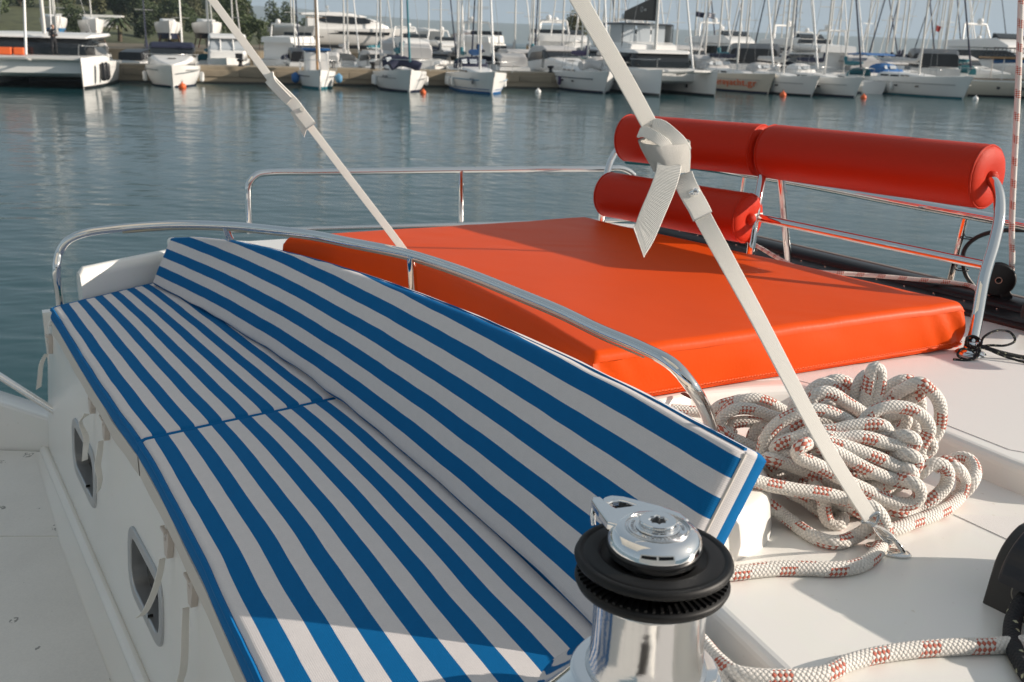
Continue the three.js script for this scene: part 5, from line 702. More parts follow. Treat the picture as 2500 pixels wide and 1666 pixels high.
// catamarans
function catamaran(pos, turn, label, o) {
  const { L = 12, sep = 5.2, hw = 1.5, F0 = 1.3, F1 = 1.75, H = 17, roofM = B.white } = o, g = thing('catamaran', label, 'catamaran', pos, turn, 'catamarans moored along the quay');
  for (const s of [-1, 1]) { const h = hullForm({ L, W: hw, F0, F1, rake: o.rake ?? 0.12, tr: 0.8, full: 1.7 }); const hg = part('hull', [h.shell.translate(s * sep / 2, 0, 0), h.deck.translate(s * sep / 2, 0, 0)], B.white, g); part('boot_stripe', h.band(-0.03, 0.16).map(q => q.translate(s * sep / 2, 0, 0)), B.black, hg); if (o.hullWin) for (const sd of [-1, 1]) for (const [z, y, w, hh] of o.hullWin) part('hull_window', new RoundedBoxGeometry(0.04, hh, w, 1, 0.012).translate(s * sep / 2 + sd * (h.hw(z, y) + 0.006), y, z), B.glass, hg); }
  part('bridge_deck', house([[o.bd ?? -2.2, sep / 2 + 0.05, F0 - 0.5, F1 - 0.06], [(o.bd ?? -2.2) - 0.5, sep / 2 + 0.2, F0 - 0.72, F1 - 0.02], [-3.6, sep / 2 + 0.3, F0 - 0.7, F1 + 0.02], [-L * 0.6, sep / 2 + 0.4, F0 - 0.65, F1], [-L * 0.93, sep / 2 + 0.3, F0 - 0.65, F0 + 0.1]], 0.1), B.white, g);
  part('front_beam', rod(V(-sep / 2, F1 - 0.12, -0.55), V(sep / 2, F1 - 0.12, -0.55), 0.13, 10), B.spar, g);
  part('trampoline', box(sep - 0.4, 0.02, 1.2, 0, F1 - 0.1, -1.15), B.black, g);
  part('bowsprit', [rod(V(0, F1 - 0.35, -1.7), V(0, F1 - 0.05, 0.7), 0.07, 8), rod(V(-sep / 2, F1 - 0.15, -0.3), V(0, F1 - 0.05, 0.6), 0.02, 6), rod(V(sep / 2, F1 - 0.15, -0.3), V(0, F1 - 0.05, 0.6), 0.02, 6)], B.spar, g);
  const c0 = -L * 0.30, W = sep / 2 + 0.25, y = F1;
  part('saloon', house([[c0, W * 0.82, y - 0.05, y + 0.5], [c0 - 0.6, W * 0.95, y - 0.05, y + 1.1], [-L * 0.62, W, y - 0.05, y + 1.2], [-L * 0.72, W * 0.98, y - 0.05, y + 1.2]], 0.3), B.white, g);
  const sal = g.children[g.children.length - 1];
  part('window', [house([[c0 + 0.14, W * 0.84, y + 0.06, y + 0.46], [c0 - 0.40, W * 0.945, y + 0.06, y + 1.0], [c0 - 0.62, W * 0.975, y + 0.06, y + 1.06], [-L * 0.66, W * 1.012, y + 0.1, y + 1.06]], 0.06)], B.glass, sal);
  for (const k of [-0.62, -0.2, 0.2, 0.62]) part('window_post', rod(V(W * k * 0.84, y + 0.15, c0 + 0.14), V(W * k * 0.96, y + 0.95, c0 - 0.44), 0.035, 6), B.black, sal);
  part('roof', house([[c0 - 0.15, W * 0.86, y + 1.0, y + 1.06], [c0 - 0.5, W * 1.0, y + 1.0, y + 1.24], [-L * 0.6, W * 1.05, y + 1.06, y + 1.32], [-L * 0.9, W * 1.0, y + 1.16, y + 1.34], [-L * 0.94, W * 0.95, y + 1.18, y + 1.28]], 0.12), roofM, g);
  rig(g, { W: sep * 1.2, F0: F0 + 0.3, F1: F1 - 0.4, L: L * 0.95, rake: 0.8 }, { mz: -L * 0.42, my: y + 1.2, H, furl: o.furl ?? B.white, boom: o.boomY ? { y: y + o.boomY, len: L * 0.4 } : null, cover: o.cover, mr: 0.12, lean: o.lean ?? 0 });
  for (const s of [-1, 1]) { part('pulpit', tube([V(s * (sep / 2 - 0.3), F1, -1.2), V(s * (sep / 2 - 0.2), F1 + 0.62, -1.0), V(s * sep / 2, F1 + 0.66, -0.3), V(s * (sep / 2 + 0.3), F1 + 0.62, -1.0), V(s * (sep / 2 + 0.35), F1 + 0.6, -4)], 0.018, { seg: 24, rad: 6 }), B.rail, g); }
  return g;
}
const cat1 = catamaran([-27.5, 0, -57.6], PHI, 'white catamaran with wraparound dark saloon windows, a person on its foredeck', { L: 12.5, sep: 5.5, hw: 1.55, F0: 1.35, F1: 1.75, H: 18, furl: B.white, lean: 0, bd: -0.75 });
part('deck_bin', [box(0.75, 0.42, 0.5, -1.7, 1.98, -2.6, 0.08), box(0.6, 0.42, 0.5, -0.95, 1.98, -2.6, 0.08)], B.orange, cat1);
for (const [x, z] of [[3.62, -1.9], [3.66, -3.0]]) part('fender', fender(V(x, 0.95, z), 0.9, 0.2), B.black, cat1);
const cat2 = catamaran([11.55, 0, -70.1], 0.37, 'white catamaran with black sail bag and clear curtained flybridge', { L: 12, sep: 4.3, hw: 1.5, F0: 1.45, F1: 1.75, H: 19, cover: null, boomY: 2.9, hullWin: [[-3.9, 1.05, 2.1, 0.36], [-3.05, 0.7, 0.32, 0.5], [-6.2, 0.85, 0.4, 0.6], [-6.6, 1.05, 1.6, 0.36]], furl: B.white });
{
  const y = 1.75 + 1.33; part('flybridge_coaming', house([[-5.2, 1.9, y - 0.1, y + 0.25], [-6.2, 2.1, y - 0.1, y + 0.45], [-9.5, 2.1, y - 0.1, y + 0.4]], 0.1), B.white, cat2);
  for (const [x, z, w, a] of [[-1.55, -6.4, 1.1, 0], [-0.35, -6.3, 1.1, 0], [0.85, -6.3, 1.1, 0], [2.02, -7.4, 2.0, Math.PI / 2], [-2.02, -7.4, 2.0, Math.PI / 2]]) part('clear_curtain', new RoundedBoxGeometry(w, 1.25, 0.03, 1, 0.01).rotateY(a).translate(x, y + 1.0, z), B.clear, cat2);
  part('hardtop', house([[-6.0, 2.0, y + 1.62, y + 1.68], [-6.6, 2.15, y + 1.62, y + 1.76], [-9.6, 2.1, y + 1.62, y + 1.76]], 0.06), B.black, cat2);
  for (const [x, z] of [[-2.05, -6.3], [2.05, -6.3], [-2.05, -9.4], [2.05, -9.4]]) part('hardtop_post', rod(V(x, y, z), V(x, y + 1.65, z), 0.04, 6), B.black, cat2);
  const sb = new THREE.Shape([[-5.3, y + 1.95], [-5.25, y + 3.5], [-9.8, y + 2.62], [-9.9, y + 2.1]].map(p => new THREE.Vector2(-p[0], p[1])));
  part('sail_bag', new THREE.ExtrudeGeometry(sb, { depth: 0.3, bevelEnabled: true, bevelSize: 0.06, bevelThickness: 0.06 }).rotateY(Math.PI / 2).translate(-0.15, 0, 0), B.black, cat2);
  const bag = cat2.children[cat2.children.length - 1]; part('bag_emblem', [new THREE.TorusGeometry(0.16, 0.035, 6, 20).rotateY(Math.PI / 2).translate(-0.225, y + 2.72, -7.0), box(0.02, 0.16, 0.30, -0.225, y + 2.68, -6.5)], B.grey, bag);
}
// small wheelhouse sailboat with a wooden mast
{
  const [g, h] = sailboat([-12.87, 0, -66.2], PHI, 'small white boat with blue striped wheelhouse and varnished wooden mast', { L: 6.6, W: 2.5, F0: 0.95, F1: 1.2, H: 11, mast: B.wood, furl: B.white, cover: null, hoodM: null, ports: 0, fend: 0, stripe: B.teal, line: B.black, rake: 0.25, detail: true, name: 'wheelhouse_boat', cabin: false, tr: 0.85 });
  part('wheelhouse', house([[-2.9, 0.75, 0.9, 2.2], [-3.1, 0.8, 0.9, 2.35], [-4.6, 0.8, 0.9, 2.35]], 0.08), B.white, g); part('roof', box(1.9, 0.14, 2.0, 0, 2.43, -3.8, 0.03), B.blue, g);
  for (const x of [-0.42, 0.42]) part('window', box(0.5, 0.5, 0.03, x, 1.85, -2.97, 0.01), B.sky, g);
  for (let k = 0; k < 3; k++) part('louvre', box(0.34, 0.07, 0.05, 0, 1.3 + k * 0.16, -2.93), B.navy, g);
  part('fender', fender(V(-1.45, 0.62, -2.6), 0.5, 0.26), B.blue, g); part('fender', fender(V(1.35, 0.66, -1.9), 0.45, 0.24), B.sky, g);
}
// sailing yachts at the quay
const [y4, h4] = sailboat([-6.97, 0, -65], PHI, 'white yacht with navy sprayhood, navy deck cover and white folded gangway', { L: 9.3, W: 3.4, F0: 1.05, F1: 1.4, H: 14.5, furl: B.teal, cover: B.teal, hoodM: B.navy, fend: 2, stripe: B.navy, ports: 0 });
part('gangway', box(0.5, 0.06, 2.3, -1.35, 2.6, -7.6).rotateX(0.0), B.white, y4);
part('deck_cover', tube([V(-0.9, 1.55, -2.4), V(-0.3, 1.85, -2.5), V(0.4, 1.75, -2.2), V(1.0, 1.5, -2.0)], 0.33, { seg: 20, rad: 10 }), B.navy, y4);
{ const marks = []; for (let k = 0; k < 6; k++) marks.push(box(0.02, 0.14, 0.09).translate(-(h4.hw(-2.2 + k * 0.14, 0.9) + 0.02), 0.92, -2.0 + k * 0.14)); part('name_lettering', marks, B.navy, y4); }
const [y5, h5] = sailboat([-1.74, 0, -65.7], PHI, 'white yacht with blue waterline stripe and blue emblem on its bow', { L: 10, W: 3.6, F0: 1.05, F1: 1.4, H: 15.5, furl: B.white, cover: B.blue, hoodM: B.navy, stripe: B.blue, line: B.sky, fend: 3, ports: 0 });
part('second_stripe', h5.band(0.26, 0.30), B.blue, y5);
part('bow_emblem', [[0.92, 0.34, 0.06], [0.62, 0.34, 0.1]].flatMap(([y, w, hh]) => [box(0.02, hh, w).translate(-(h5.hw(-1.3, y) + 0.02), y, -1.1)]).concat([box(0.02, 0.3, 0.07).translate(-(h5.hw(-1.1, 0.78) + 0.02), 0.78, -0.95), box(0.02, 0.06, 0.3).translate(-(h5.hw(-1.3, 0.72) + 0.02), 0.74, -1.12)]), B.navy, y5);
const [y6] = sailboat([5.95, 0, -71.4], PHI, 'white yacht with purple sail cover and purple fenders', { L: 11, W: 3.9, F0: 1.15, F1: 1.5, H: 17, furl: B.white, cover: B.purple, hoodM: null, fend: 3, fendM: B.purple, stripe: B.navy, ports: 2, line: B.navy });
part('dinghy_stow', tube([V(-0.8, 1.75, -3.2), V(0, 1.9, -3.6), V(0.8, 1.75, -3.2)], 0.3, { seg: 16, rad: 10 }), B.cover, y6);
const [y7, h7] = sailboat([19.0, 0, -78.2], 0.30, 'pale yacht with orange web address lettered along its hull', { L: 13.5, W: 4.1, F0: 1.2, F1: 1.5, H: 18, hull: B.cream, furl: B.white, cover: B.navy, hoodM: B.cover, fend: 0, ports: 0, stripe: B.navy, line: B.grey });
part('hull_lettering', wrapText(font, 'erayacht.gr', 0.44, h7, -4.95, 0.5, -1, 1.22), B.orange, y7);
const [y8] = sailboat([21.6, 0, -75.6], 0.28, 'white yacht with white winter cover and one oval hull port', { L: 11.5, W: 3.6, F0: 1.1, F1: 1.5, H: 16, furl: B.white, cover: B.cover, hoodM: B.cover, fend: 0, ports: 1, stripe: B.black });
const [y9] = sailboat([24.75, 0, -75.5], 0.28, 'white yacht with double dark waterline stripe and navy boom cover', { L: 11.5, W: 3.6, F0: 1.1, F1: 1.5, H: 16, furl: B.navy, cover: B.navy, hoodM: B.white, fend: 0, ports: 1, stripe: B.navy });
const [y10] = sailboat([33.95, 0, -78.4], 0.32, 'long white yacht with bright blue sprayhood and bimini', { L: 14, W: 4.3, F0: 1.25, F1: 1.7, H: 19, furl: B.navy, cover: B.cover, hoodM: B.blue, bimini: B.blue, fend: 4, ports: 4, stripe: B.teal });
// motor cruiser
function cruiser(pos, turn, label, o = {}, group = 'motor boats in the harbour') {
  const { L = 8, W = 3.1, F0 = 1.0, F1 = 1.35, top = B.navy } = o, g = thing('motor_cruiser', label, 'motor boat', pos, turn, group), h = hullForm({ L, W, F0, F1, rake: 0.9, tr: 0.92, full: 2.6 });
  part('hull', h.shell, o.hull ?? B.white, g); part('rub_rail', h.band(F0 * 0.86, F0 * 0.94, 0.03), B.grey, g); part('boot_stripe', h.band(-0.03, 0.1), B.navy, g);
  part('foredeck', house([[0.3, 0.12, F1 - 0.05, F1 + 0.02], [-L * 0.16, W * 0.26, F1 - 0.1, F1 + 0.22], [-L * 0.38, W * 0.40, F0, F1 + 0.5], [-L * 0.46, W * 0.42, F0, F1 + 0.5]], 0.2), B.white, g);
  part('hatch', box(0.5, 0.03, 0.5, 0, F1 + 0.34, -L * 0.24, 0.01), B.glass, g);
  part('windscreen', house([[-L * 0.40, W * 0.36, F1 + 0.42, F1 + 0.5], [-L * 0.47, W * 0.42, F1 + 0.42, F1 + 1.0], [-L * 0.52, W * 0.43, F1 + 0.35, F1 + 1.05]], 0.1), B.glass, g);
  part('canopy', house([[-L * 0.46, W * 0.38, F1 + 0.95, F1 + 1.05], [-L * 0.55, W * 0.43, F1 + 0.9, F1 + 1.3], [-L * 0.8, W * 0.43, F1 + 0.8, F1 + 1.3], [-L * 0.92, W * 0.40, F1 + 0.2, F1 + 1.0]], 0.2), top, g);
  part('cockpit', house([[-L * 0.5, W * 0.46, F0 - 0.1, F1 + 0.35], [-L * 0.97, W * 0.45, F0 - 0.1, F1 + 0.1]], 0.08), B.white, g);
  railings(g, h, 4);
  if (o.fend) for (const s of [-1, 1]) part('fender', fender(V(s * (h.hw(-L * 0.4, 0.6) + 0.16), 0.55, -L * 0.4), 0.55, 0.15), o.fend, g);
  return g;
}
cruiser([-21.5, 0, -63.6], PHI + 0.06, 'white motor cruiser with dark blue canopy, an orange buoy at its bow', { L: 8.2, W: 3.4, F0: 1.15, F1: 1.35, fend: B.white });
struct('pontoon', prism([[6, -86.5], [62, -98], [62, -100.5], [6, -89]], -0.4, 0.55, 0.04), mat([0.30, 0.28, 0.25], 0.85, 0, { bumpMap: speck, bumpScale: 0.01 }));
// pilothouse motor boat behind the quay
{
  const g = thing('pilothouse_boat', 'white motor boat with rounded hardtop and clear curtains behind the quay', 'motor boat', [-22.6, 0, -79.5], PHI), h = hullForm({ L: 8.5, W: 3.3, F0: 1.3, F1: 1.5, rake: 0.6, tr: 0.92 });
  part('hull', h.shell, B.white, g); part('deck', h.deck, B.white, g);
  part('cabin', house([[-1.6, 1.3, 1.3, 1.9], [-2.0, 1.5, 1.3, 2.1], [-6, 1.5, 1.3, 2.1]], 0.12), B.white, g);
  part('clear_curtain', house([[-1.9, 1.32, 2.05, 2.2], [-2.3, 1.42, 2.05, 3.0], [-5.6, 1.42, 2.05, 3.0]], 0.25), B.clear, g);
  part('hardtop', house([[-1.95, 1.2, 2.92, 2.98], [-2.4, 1.42, 2.92, 3.2], [-4, 1.5, 2.92, 3.3], [-5.8, 1.42, 2.92, 3.15]], 0.25), B.white, g);
  for (const [x, z] of [[-1.4, -2.2], [-0.5, -2.05], [0.5, -2.05], [1.4, -2.2]]) part('curtain_post', rod(V(x, 2.05, z + 0.2), V(x * 0.95, 2.98, z - 0.05), 0.05, 6), B.white, g);
  part('window', box(0.55, 0.42, 0.05, 0.9, 1.62, -1.62, 0.01), B.black, g);
}
// large motor yacht on the hard standing
{
  const g = thing('motor_yacht', 'large white motor yacht with dark wraparound windows ashore behind the quay', 'yacht', [-13.8, 2.4, -131], 1.85);
  const h = hullForm({ L: 17, W: 4.6, F0: 1.9, F1: 2.5, rake: 2.2, tr: 0.92, full: 2.4 });
  g.scale.setScalar(0.92); part('hull', h.shell, B.white, g); part('deck', h.deck, B.white, g);
  part('hull_glazing', h.band(1.35, 1.75, 0.02, -11.5, -4.0), B.glass, g); part('sheer_line', h.band(0.9, 1.0, 0.02, -16, -12.0)[0], B.black, g); part('keel_paint', h.band(-0.45, 0.0, 0.02), B.black, g);
  part('superstructure', house([[-3.2, 0.8, 2.2, 2.5], [-5.2, 1.75, 2.1, 3.3], [-7.5, 1.95, 2.0, 3.7], [-14, 1.95, 1.8, 3.5]], 0.35), B.white, g);
  part('window', house([[-5.0, 1.62, 2.95, 3.05], [-6.5, 1.93, 2.75, 3.52], [-8, 2.0, 2.7, 3.6], [-11.8, 2.0, 2.8, 3.55], [-12.6, 1.99, 3.0, 3.3]], 0.1), B.glass, g);
  part('hardtop', house([[-6.2, 1.3, 3.62, 3.7], [-8, 1.8, 3.6, 4.0], [-10.5, 1.9, 3.65, 4.15], [-14.8, 1.75, 3.7, 3.95]], 0.2), B.white, g);
  part('radar_arch', [rod(V(-0.9, 4.0, -11), V(0, 4.7, -11.3), 0.07, 6), rod(V(0.9, 4.0, -11), V(0, 4.7, -11.3), 0.07, 6), new THREE.SphereGeometry(0.22, 12, 8).translate(0, 4.8, -11.3)], B.white, g);
  for (const z of [-3.5, -7, -11, -15]) for (const s of [-1, 1]) part('prop_stand', rod(V(s * 1.3, -2.0, z), V(s * 0.9, -0.1, z), 0.08, 6), B.brown, g);
}
// hulls propped up ashore
function ashore(pos, turn, label, low, L = 8, W = 2.6, mastH = 0) {
  const g = thing('propped_boat', label, 'sailboat', pos, turn, 'boats propped up ashore'), h = hullForm({ L, W, F0: 1.0, F1: 1.3, rake: 0.5 });
  part('hull', h.shell, B.white, g); part('deck', h.deck, B.white, g); part('bottom_paint', h.band(-0.42, 0.12, 0.012), low, g);
  part('keel', loft([[-L * 0.35, 0], [-L * 0.65, 0]].map(([z]) => [V(-0.12, -0.3, z), V(-0.05, -1.3, z * 1.03), V(0.05, -1.3, z * 1.03), V(0.12, -0.3, z)])), low, g);
  part('cabin', house([[-L * 0.25, W * 0.14, 0.95, 1.2], [-L * 0.35, W * 0.27, 0.95, 1.5], [-L * 0.65, W * 0.3, 0.95, 1.55]], 0.15), B.white, g);
  for (const z of [-0.2, -0.7]) for (const s of [-1, 1]) part('prop_stand', rod(V(s * W * 0.42, -1.35, z * L), V(s * W * 0.3, -0.05, z * L), 0.06, 6), B.brown, g);
  if (mastH) part('mast', rod(V(0, 1.2, -L * 0.4), V(0, mastH, -L * 0.42), 0.08, 8), B.spar, g);
}
ashore([-48.6, 3.3, -109], 0.5, 'propped white boat with bright blue bottom among the trees', B.antifoul, 8, 2.7, 9);
ashore([-46.2, 3.2, -113], 0.5, 'propped all white boat beside the blue bottomed one', B.white, 8, 2.6, 11);
ashore([-34.8, 3.1, -103], 0.35, 'propped white boat with navy blue bottom on a trailer stand', B.navy, 8, 2.7, 0);
ashore([-31.2, 3.2, -105], 0.4, 'propped grey white boat with dark canopy by the green tree', B.black, 8.5, 2.9, 10);
ashore([-24.5, 3.2, -122], 0.9, 'propped white boat with black bottom beside the big motor yacht', B.black, 9, 2.9, 12);
ashore([-9.5, 3.1, -124], 0.5, 'propped white boat with red bottom in front of the big motor yacht', B.red, 9, 2.9, 12);
ashore([-5.5, 3.1, -128], 0.3, 'propped white boat with teal bottom past the big motor yacht', B.teal, 9, 2.9, 13);
// shore, hill and far ridge
const soil = dataTex(256, 256, (u, v) => { const n = fbm(u * 8, v * 8, 5, 8), k = 0.7 + 0.7 * (n - 0.5); return [0.23 * k, 0.19 * k, 0.13 * k]; }, { color: true, rep: [0.1, 0.1] });
struct('shore', prism([[-140, -88], [-44, -96], [-30, -98], [-24, -112], [-6, -118], [4, -135], [-10, -200], [-60, -260], [-220, -260]], -2, 1.7, 0.1), mat([1, 1, 1], 0.9, 0, { map: soil }));
const green = dataTex(256, 256, (u, v) => { const n = fbm(u * 16, v * 16, 5, 16), k = 0.5 + 1.0 * n; return [0.075 * k, 0.085 * k, 0.04 * k]; }, { color: true });
const hillH = (x, z) => 13 * smooth(-30, -105, x + (z + 150) * -0.1) * smooth(-120, -230, z) * (0.75 + 0.5 * vn(x * 0.03 + 9, z * 0.03 + 9)) + 1.2;
{
  const pos = [], uv = [], idx = [], N = 60; for (let i = 0; i <= N; i++) for (let k = 0; k <= N; k++) { const x = lerp(-260, -20, i / N), z = lerp(-120, -420, k / N); pos.push(x, hillH(x, z) + (k === 0 || i === N ? -2 : 0) + 0.8 * (fbm(x * 0.2, z * 0.2, 3) - 0.5), z); uv.push(x / 20, z / 20); }
  for (let i = 0; i < N; i++) for (let k = 0; k < N; k++) { const a = i * (N + 1) + k; idx.push(a, a + N + 1, a + 1, a + 1, a + N + 1, a + N + 2); }
  struct('hillside', geoFrom(pos, uv, idx), mat([1, 1, 1], 0.95, 0, { map: green }));
}
{
  const prof = [[-6000, 190], [-3200, 175], [-1800, 150], [-1099, 137], [-800, 116], [-505, 99], [-200, 94], [100, 92], [428, 90], [800, 86], [1135, 84], [1700, 78], [2384, 66], [3500, 70], [6000, 60]], xs = prof.map(p => p[0]), ys = prof.map(p => p[1]);
  const pos = [], uv = [], idx = [], N = 240, R = 8; for (let i = 0; i <= N; i++) for (let k = 0; k <= R; k++) { const x = lerp(-6000, 6000, i / N), t = k / R, y = interp(xs, ys, x) * (0.96 + 0.10 * fbm(x * 0.004 + 3, 1.5, 5)) * Math.sin(t * Math.PI / 2) * (1 + 0.18 * (fbm(x * 0.006, t * 4, 4) - 0.5) * (1 - t)); pos.push(x, y - 2, -4300 - 700 * t - 0.00 * x); uv.push(x / 400, t * 2); }
  for (let i = 0; i < N; i++) for (let k = 0; k < R; k++) { const a = i * (R + 1) + k; idx.push(a, a + R + 1, a + 1, a + 1, a + R + 1, a + R + 2); }
  struct('far_hills', geoFrom(pos, uv, idx), mat([1, 1, 1], 0.95, 0, { map: green }));
}
// trees
const leafM = [mat([0.075, 0.11, 0.036], 0.8, 0, { transmission: 0.3, thickness: 0 }), mat([0.05, 0.072, 0.03], 0.8), mat([0.11, 0.115, 0.045], 0.8, 0, { transmission: 0.3, thickness: 0 })], bark = mat([0.10, 0.075, 0.05], 0.9);
function crown(rx, ry, n, s, lump = 7) {
  const C = []; for (let i = 0; i < lump; i++) C.push([V(rr(-0.6, 0.6) * rx, rr(-0.45, 0.65) * ry, rr(-0.6, 0.6) * rx), rr(0.38, 0.62)]);
  const pos = [], uv = [], idx = []; for (let i = 0; i < n; i++) { const [c, k] = C[i % lump], a = rnd() * 6.283, b = Math.acos(rr(-1, 1)), r = k * Math.pow(rnd(), 0.3), p = V(c.x + rx * r * Math.sin(b) * Math.cos(a), c.y + ry * r * Math.cos(b), c.z + rx * r * Math.sin(b) * Math.sin(a)), u = V(rr(-1, 1), rr(-0.6, 0.6), rr(-1, 1)).normalize().multiplyScalar(s * rr(0.6, 1.3)), w = V(rr(-1, 1), rr(-1, 1), rr(-1, 1)).cross(u).normalize().multiplyScalar(s * rr(0.4, 0.8)), o = pos.length / 3; for (const q of [p.clone().sub(u), p.clone().add(w), p.clone().add(u), p.clone().sub(w)]) pos.push(q.x, q.y, q.z), uv.push(0, 0); idx.push(o, o + 1, o + 2, o, o + 2, o + 3); }
  return geoFrom(pos, uv, idx);
}
const trunkG = h => merge([tube([V(0, -0.5, 0), V(0.08 * h, h * 0.4, 0), V(0.02 * h, h, 0.03 * h)], t => 0.05 * h * (1 - 0.6 * t), { seg: 8, rad: 7 }), tube([V(0.06 * h, h * 0.4, 0), V(0.25 * h, h * 0.85, 0.1 * h)], 0.018 * h, { seg: 4, rad: 5 }), tube([V(0.05 * h, h * 0.45, 0), V(-0.2 * h, h * 0.9, -0.1 * h)], 0.018 * h, { seg: 4, rad: 5 })]);
function tree(x, y, z, rx, ry, th, n, s, m, label, group) { const g = thing('tree', label, 'tree', [x, y, z], rr(0, 6), group); part('trunk', trunkG(th), bark, g); const c = part('crown', crown(rx, ry, n, s), leafM[m], g); c.position.y = th + ry * 0.45; return g; }
tree(-33.5, 1.6, -121, 2.6, 3.4, 2.2, 2200, 0.2, 0, 'leafy light green tree beside the propped boats');
tree(6.2, 1.0, -121, 1.7, 2.4, 2.4, 1500, 0.17, 2, 'bushy olive green tree behind the moored yachts');
tree(-29.8, 1.6, -118, 1.3, 1.5, 1.4, 900, 0.17, 0, 'low green shrub tree next to the leafy light green tree');
{ const proto = [], lab = ['dark evergreen tree on the wooded hillside', 'fresh green broadleaf tree on the wooded hillside', 'olive green tree with dry tips on the wooded hillside']; for (let k = 0; k < 3; k++) proto.push(tree(-60 - k * 14, hillH(-60 - k * 14, -180) - 0.3, -180 - k * 10, [2.8, 3.2, 3.0][k], [4.4, 3.2, 2.8][k], 2.0, 1700, 0.30, [1, 0, 2][k], lab[k], 'trees on the hillside'));
  for (let i = 0; i < 84; i++) { const x = rr(-150, -46), z = rr(-140, -290), k = [0, 1, 0, 2, 0, 1, 2][i % 7], c = proto[k].clone(); c.name = numbered('tree'); c.position.set(x, hillH(x, z) - 0.3, z); c.rotation.y = rr(0, 6); const q = rr(0.5, 1.2); c.scale.set(q * rr(0.85, 1.2), q * rr(0.85, 1.25), q); c.userData = { ...proto[k].userData }; scene.add(c); } }
{ const g = thing('palm_tree', 'palm tree with dry skirt standing on the shore', 'palm', [-57.6, 1.7, -149]); part('trunk', tube([V(0, -0.3, 0), V(0.1, 1.6, 0), V(0, 3.1, 0)], t => 0.34 - 0.1 * t + 0.02 * Math.sin(t * 60), { seg: 30, rad: 9 }), bark, g);
  for (let i = 0; i < 26; i++) { const a = i * 2.4, up = 0.9 - 1.5 * (i / 26), P = []; for (let k = 0; k <= 5; k++) { const t = k / 5; P.push(V(Math.cos(a) * 1.9 * t, 3.2 + up * 1.2 * t - 1.1 * t * t, Math.sin(a) * 1.9 * t)); } part('frond', ribbon(P, [V(-Math.sin(a), 0.2, Math.cos(a))], 0.42, 0.02, 8), leafM[i > 17 ? 2 : 1], g); } }
// houses on the hill
function houseOn(x, z, y, w, d, hgt, m, label, floors = 2) { const g = thing('house', label, 'house', [x, y, z], 0.3, 'houses on the hillside'); part('wall', box(w, hgt, d, 0, hgt / 2, 0), m, g); part('roof', box(w + 0.6, 0.35, d + 0.6, 0, hgt + 0.175, 0), m === B.cream ? B.orange : B.white, g); for (let f = 0; f < floors; f++) for (let k = 0; k < Math.max(2, Math.round(w / 3)); k++) part('window', box(1.1, 1.1, 0.12, -w / 2 + 1.4 + k * 2.7, 1.2 + f * (hgt / floors), d / 2 + 0.03), B.glass, g); }
houseOn(-83, -228, 4.0, 10, 8, 8.5, B.white, 'white block of flats with balconies on the hill', 3);
houseOn(-98, -235, 8.5, 8, 7, 4.5, B.cream, 'cream house with orange roof high on the hill');
houseOn(-116, -230, 9.5, 7, 7, 4.5, B.white, 'small white house between the hill trees', 1);
houseOn(-70, -170, 1.8, 9, 6, 3.6, B.white, 'low white shed at the foot of the hill', 1);
// wooden passenger boat
{
  const g = thing('passenger_boat', 'cream two deck passenger boat with railings and round portholes', 'boat', [33.5, 0, -88.5], -1.28);
  const h = hullForm({ L: 22, W: 5.4, F0: 1.35, F1: 2.0, rake: 1.2, tr: 0.85 }); g.position.set(58.5, 0, -81.5); g.rotation.y = 1.32;
  part('hull', h.shell, B.cream, g); part('deck', h.deck, B.wood, g); part('rub_rail', h.band(1.22, 1.32, 0.04), B.white, g); part('boot_stripe', h.band(-0.03, 0.14), B.black, g);
  for (let k = 0; k < 9; k++) part('porthole', new THREE.CylinderGeometry(0.14, 0.14, 0.06, 14).rotateZ(Math.PI / 2).translate(-(h.hw(-5 - k * 1.8, 0.75) + 0.02), 0.75, -5 - k * 1.8), B.black, g);
  part('saloon', house([[-4.5, 1.9, 1.4, 2.95], [-5, 2.05, 1.4, 3.0], [-16, 2.05, 1.4, 3.0]], 0.08), B.brown, g);
  for (let k = 0; k < 6; k++) part('window', box(0.06, 0.85, 1.35, -2.06, 2.25, -6 - k * 1.75, 0.02), B.glass, g);
  part('upper_deck', box(5.1, 0.16, 16.5, 0, 3.1, -12.2, 0.03), B.wood, g);
  for (let k = 0; k < 26; k++) for (const s of [-1, 1]) part('baluster', rod(V(s * 2.45, 3.15, -4.4 - k * 0.62), V(s * 2.45, 3.85, -4.4 - k * 0.62), 0.03, 5), B.black, g);
  for (const s of [-1, 1]) for (const y of [3.5, 3.88]) part('handrail', rod(V(s * 2.45, y, -4.3), V(s * 2.45, y, -20.2), 0.035, 6), B.black, g);
  for (let k = 0; k < 8; k++) for (const s of [-1, 1]) part('deck_post', rod(V(s * 2.4, 1.4, -4.6 - k * 2.1), V(s * 2.4, 3.1, -4.6 - k * 2.1), 0.05, 6), B.white, g);
  part('blue_tarpaulin', tube([V(-2.0, 2.85, -16.6), V(-2.0, 2.9, -18), V(-2.0, 2.8, -20)], 0.16, { seg: 10, rad: 8 }), B.blue, g);
}
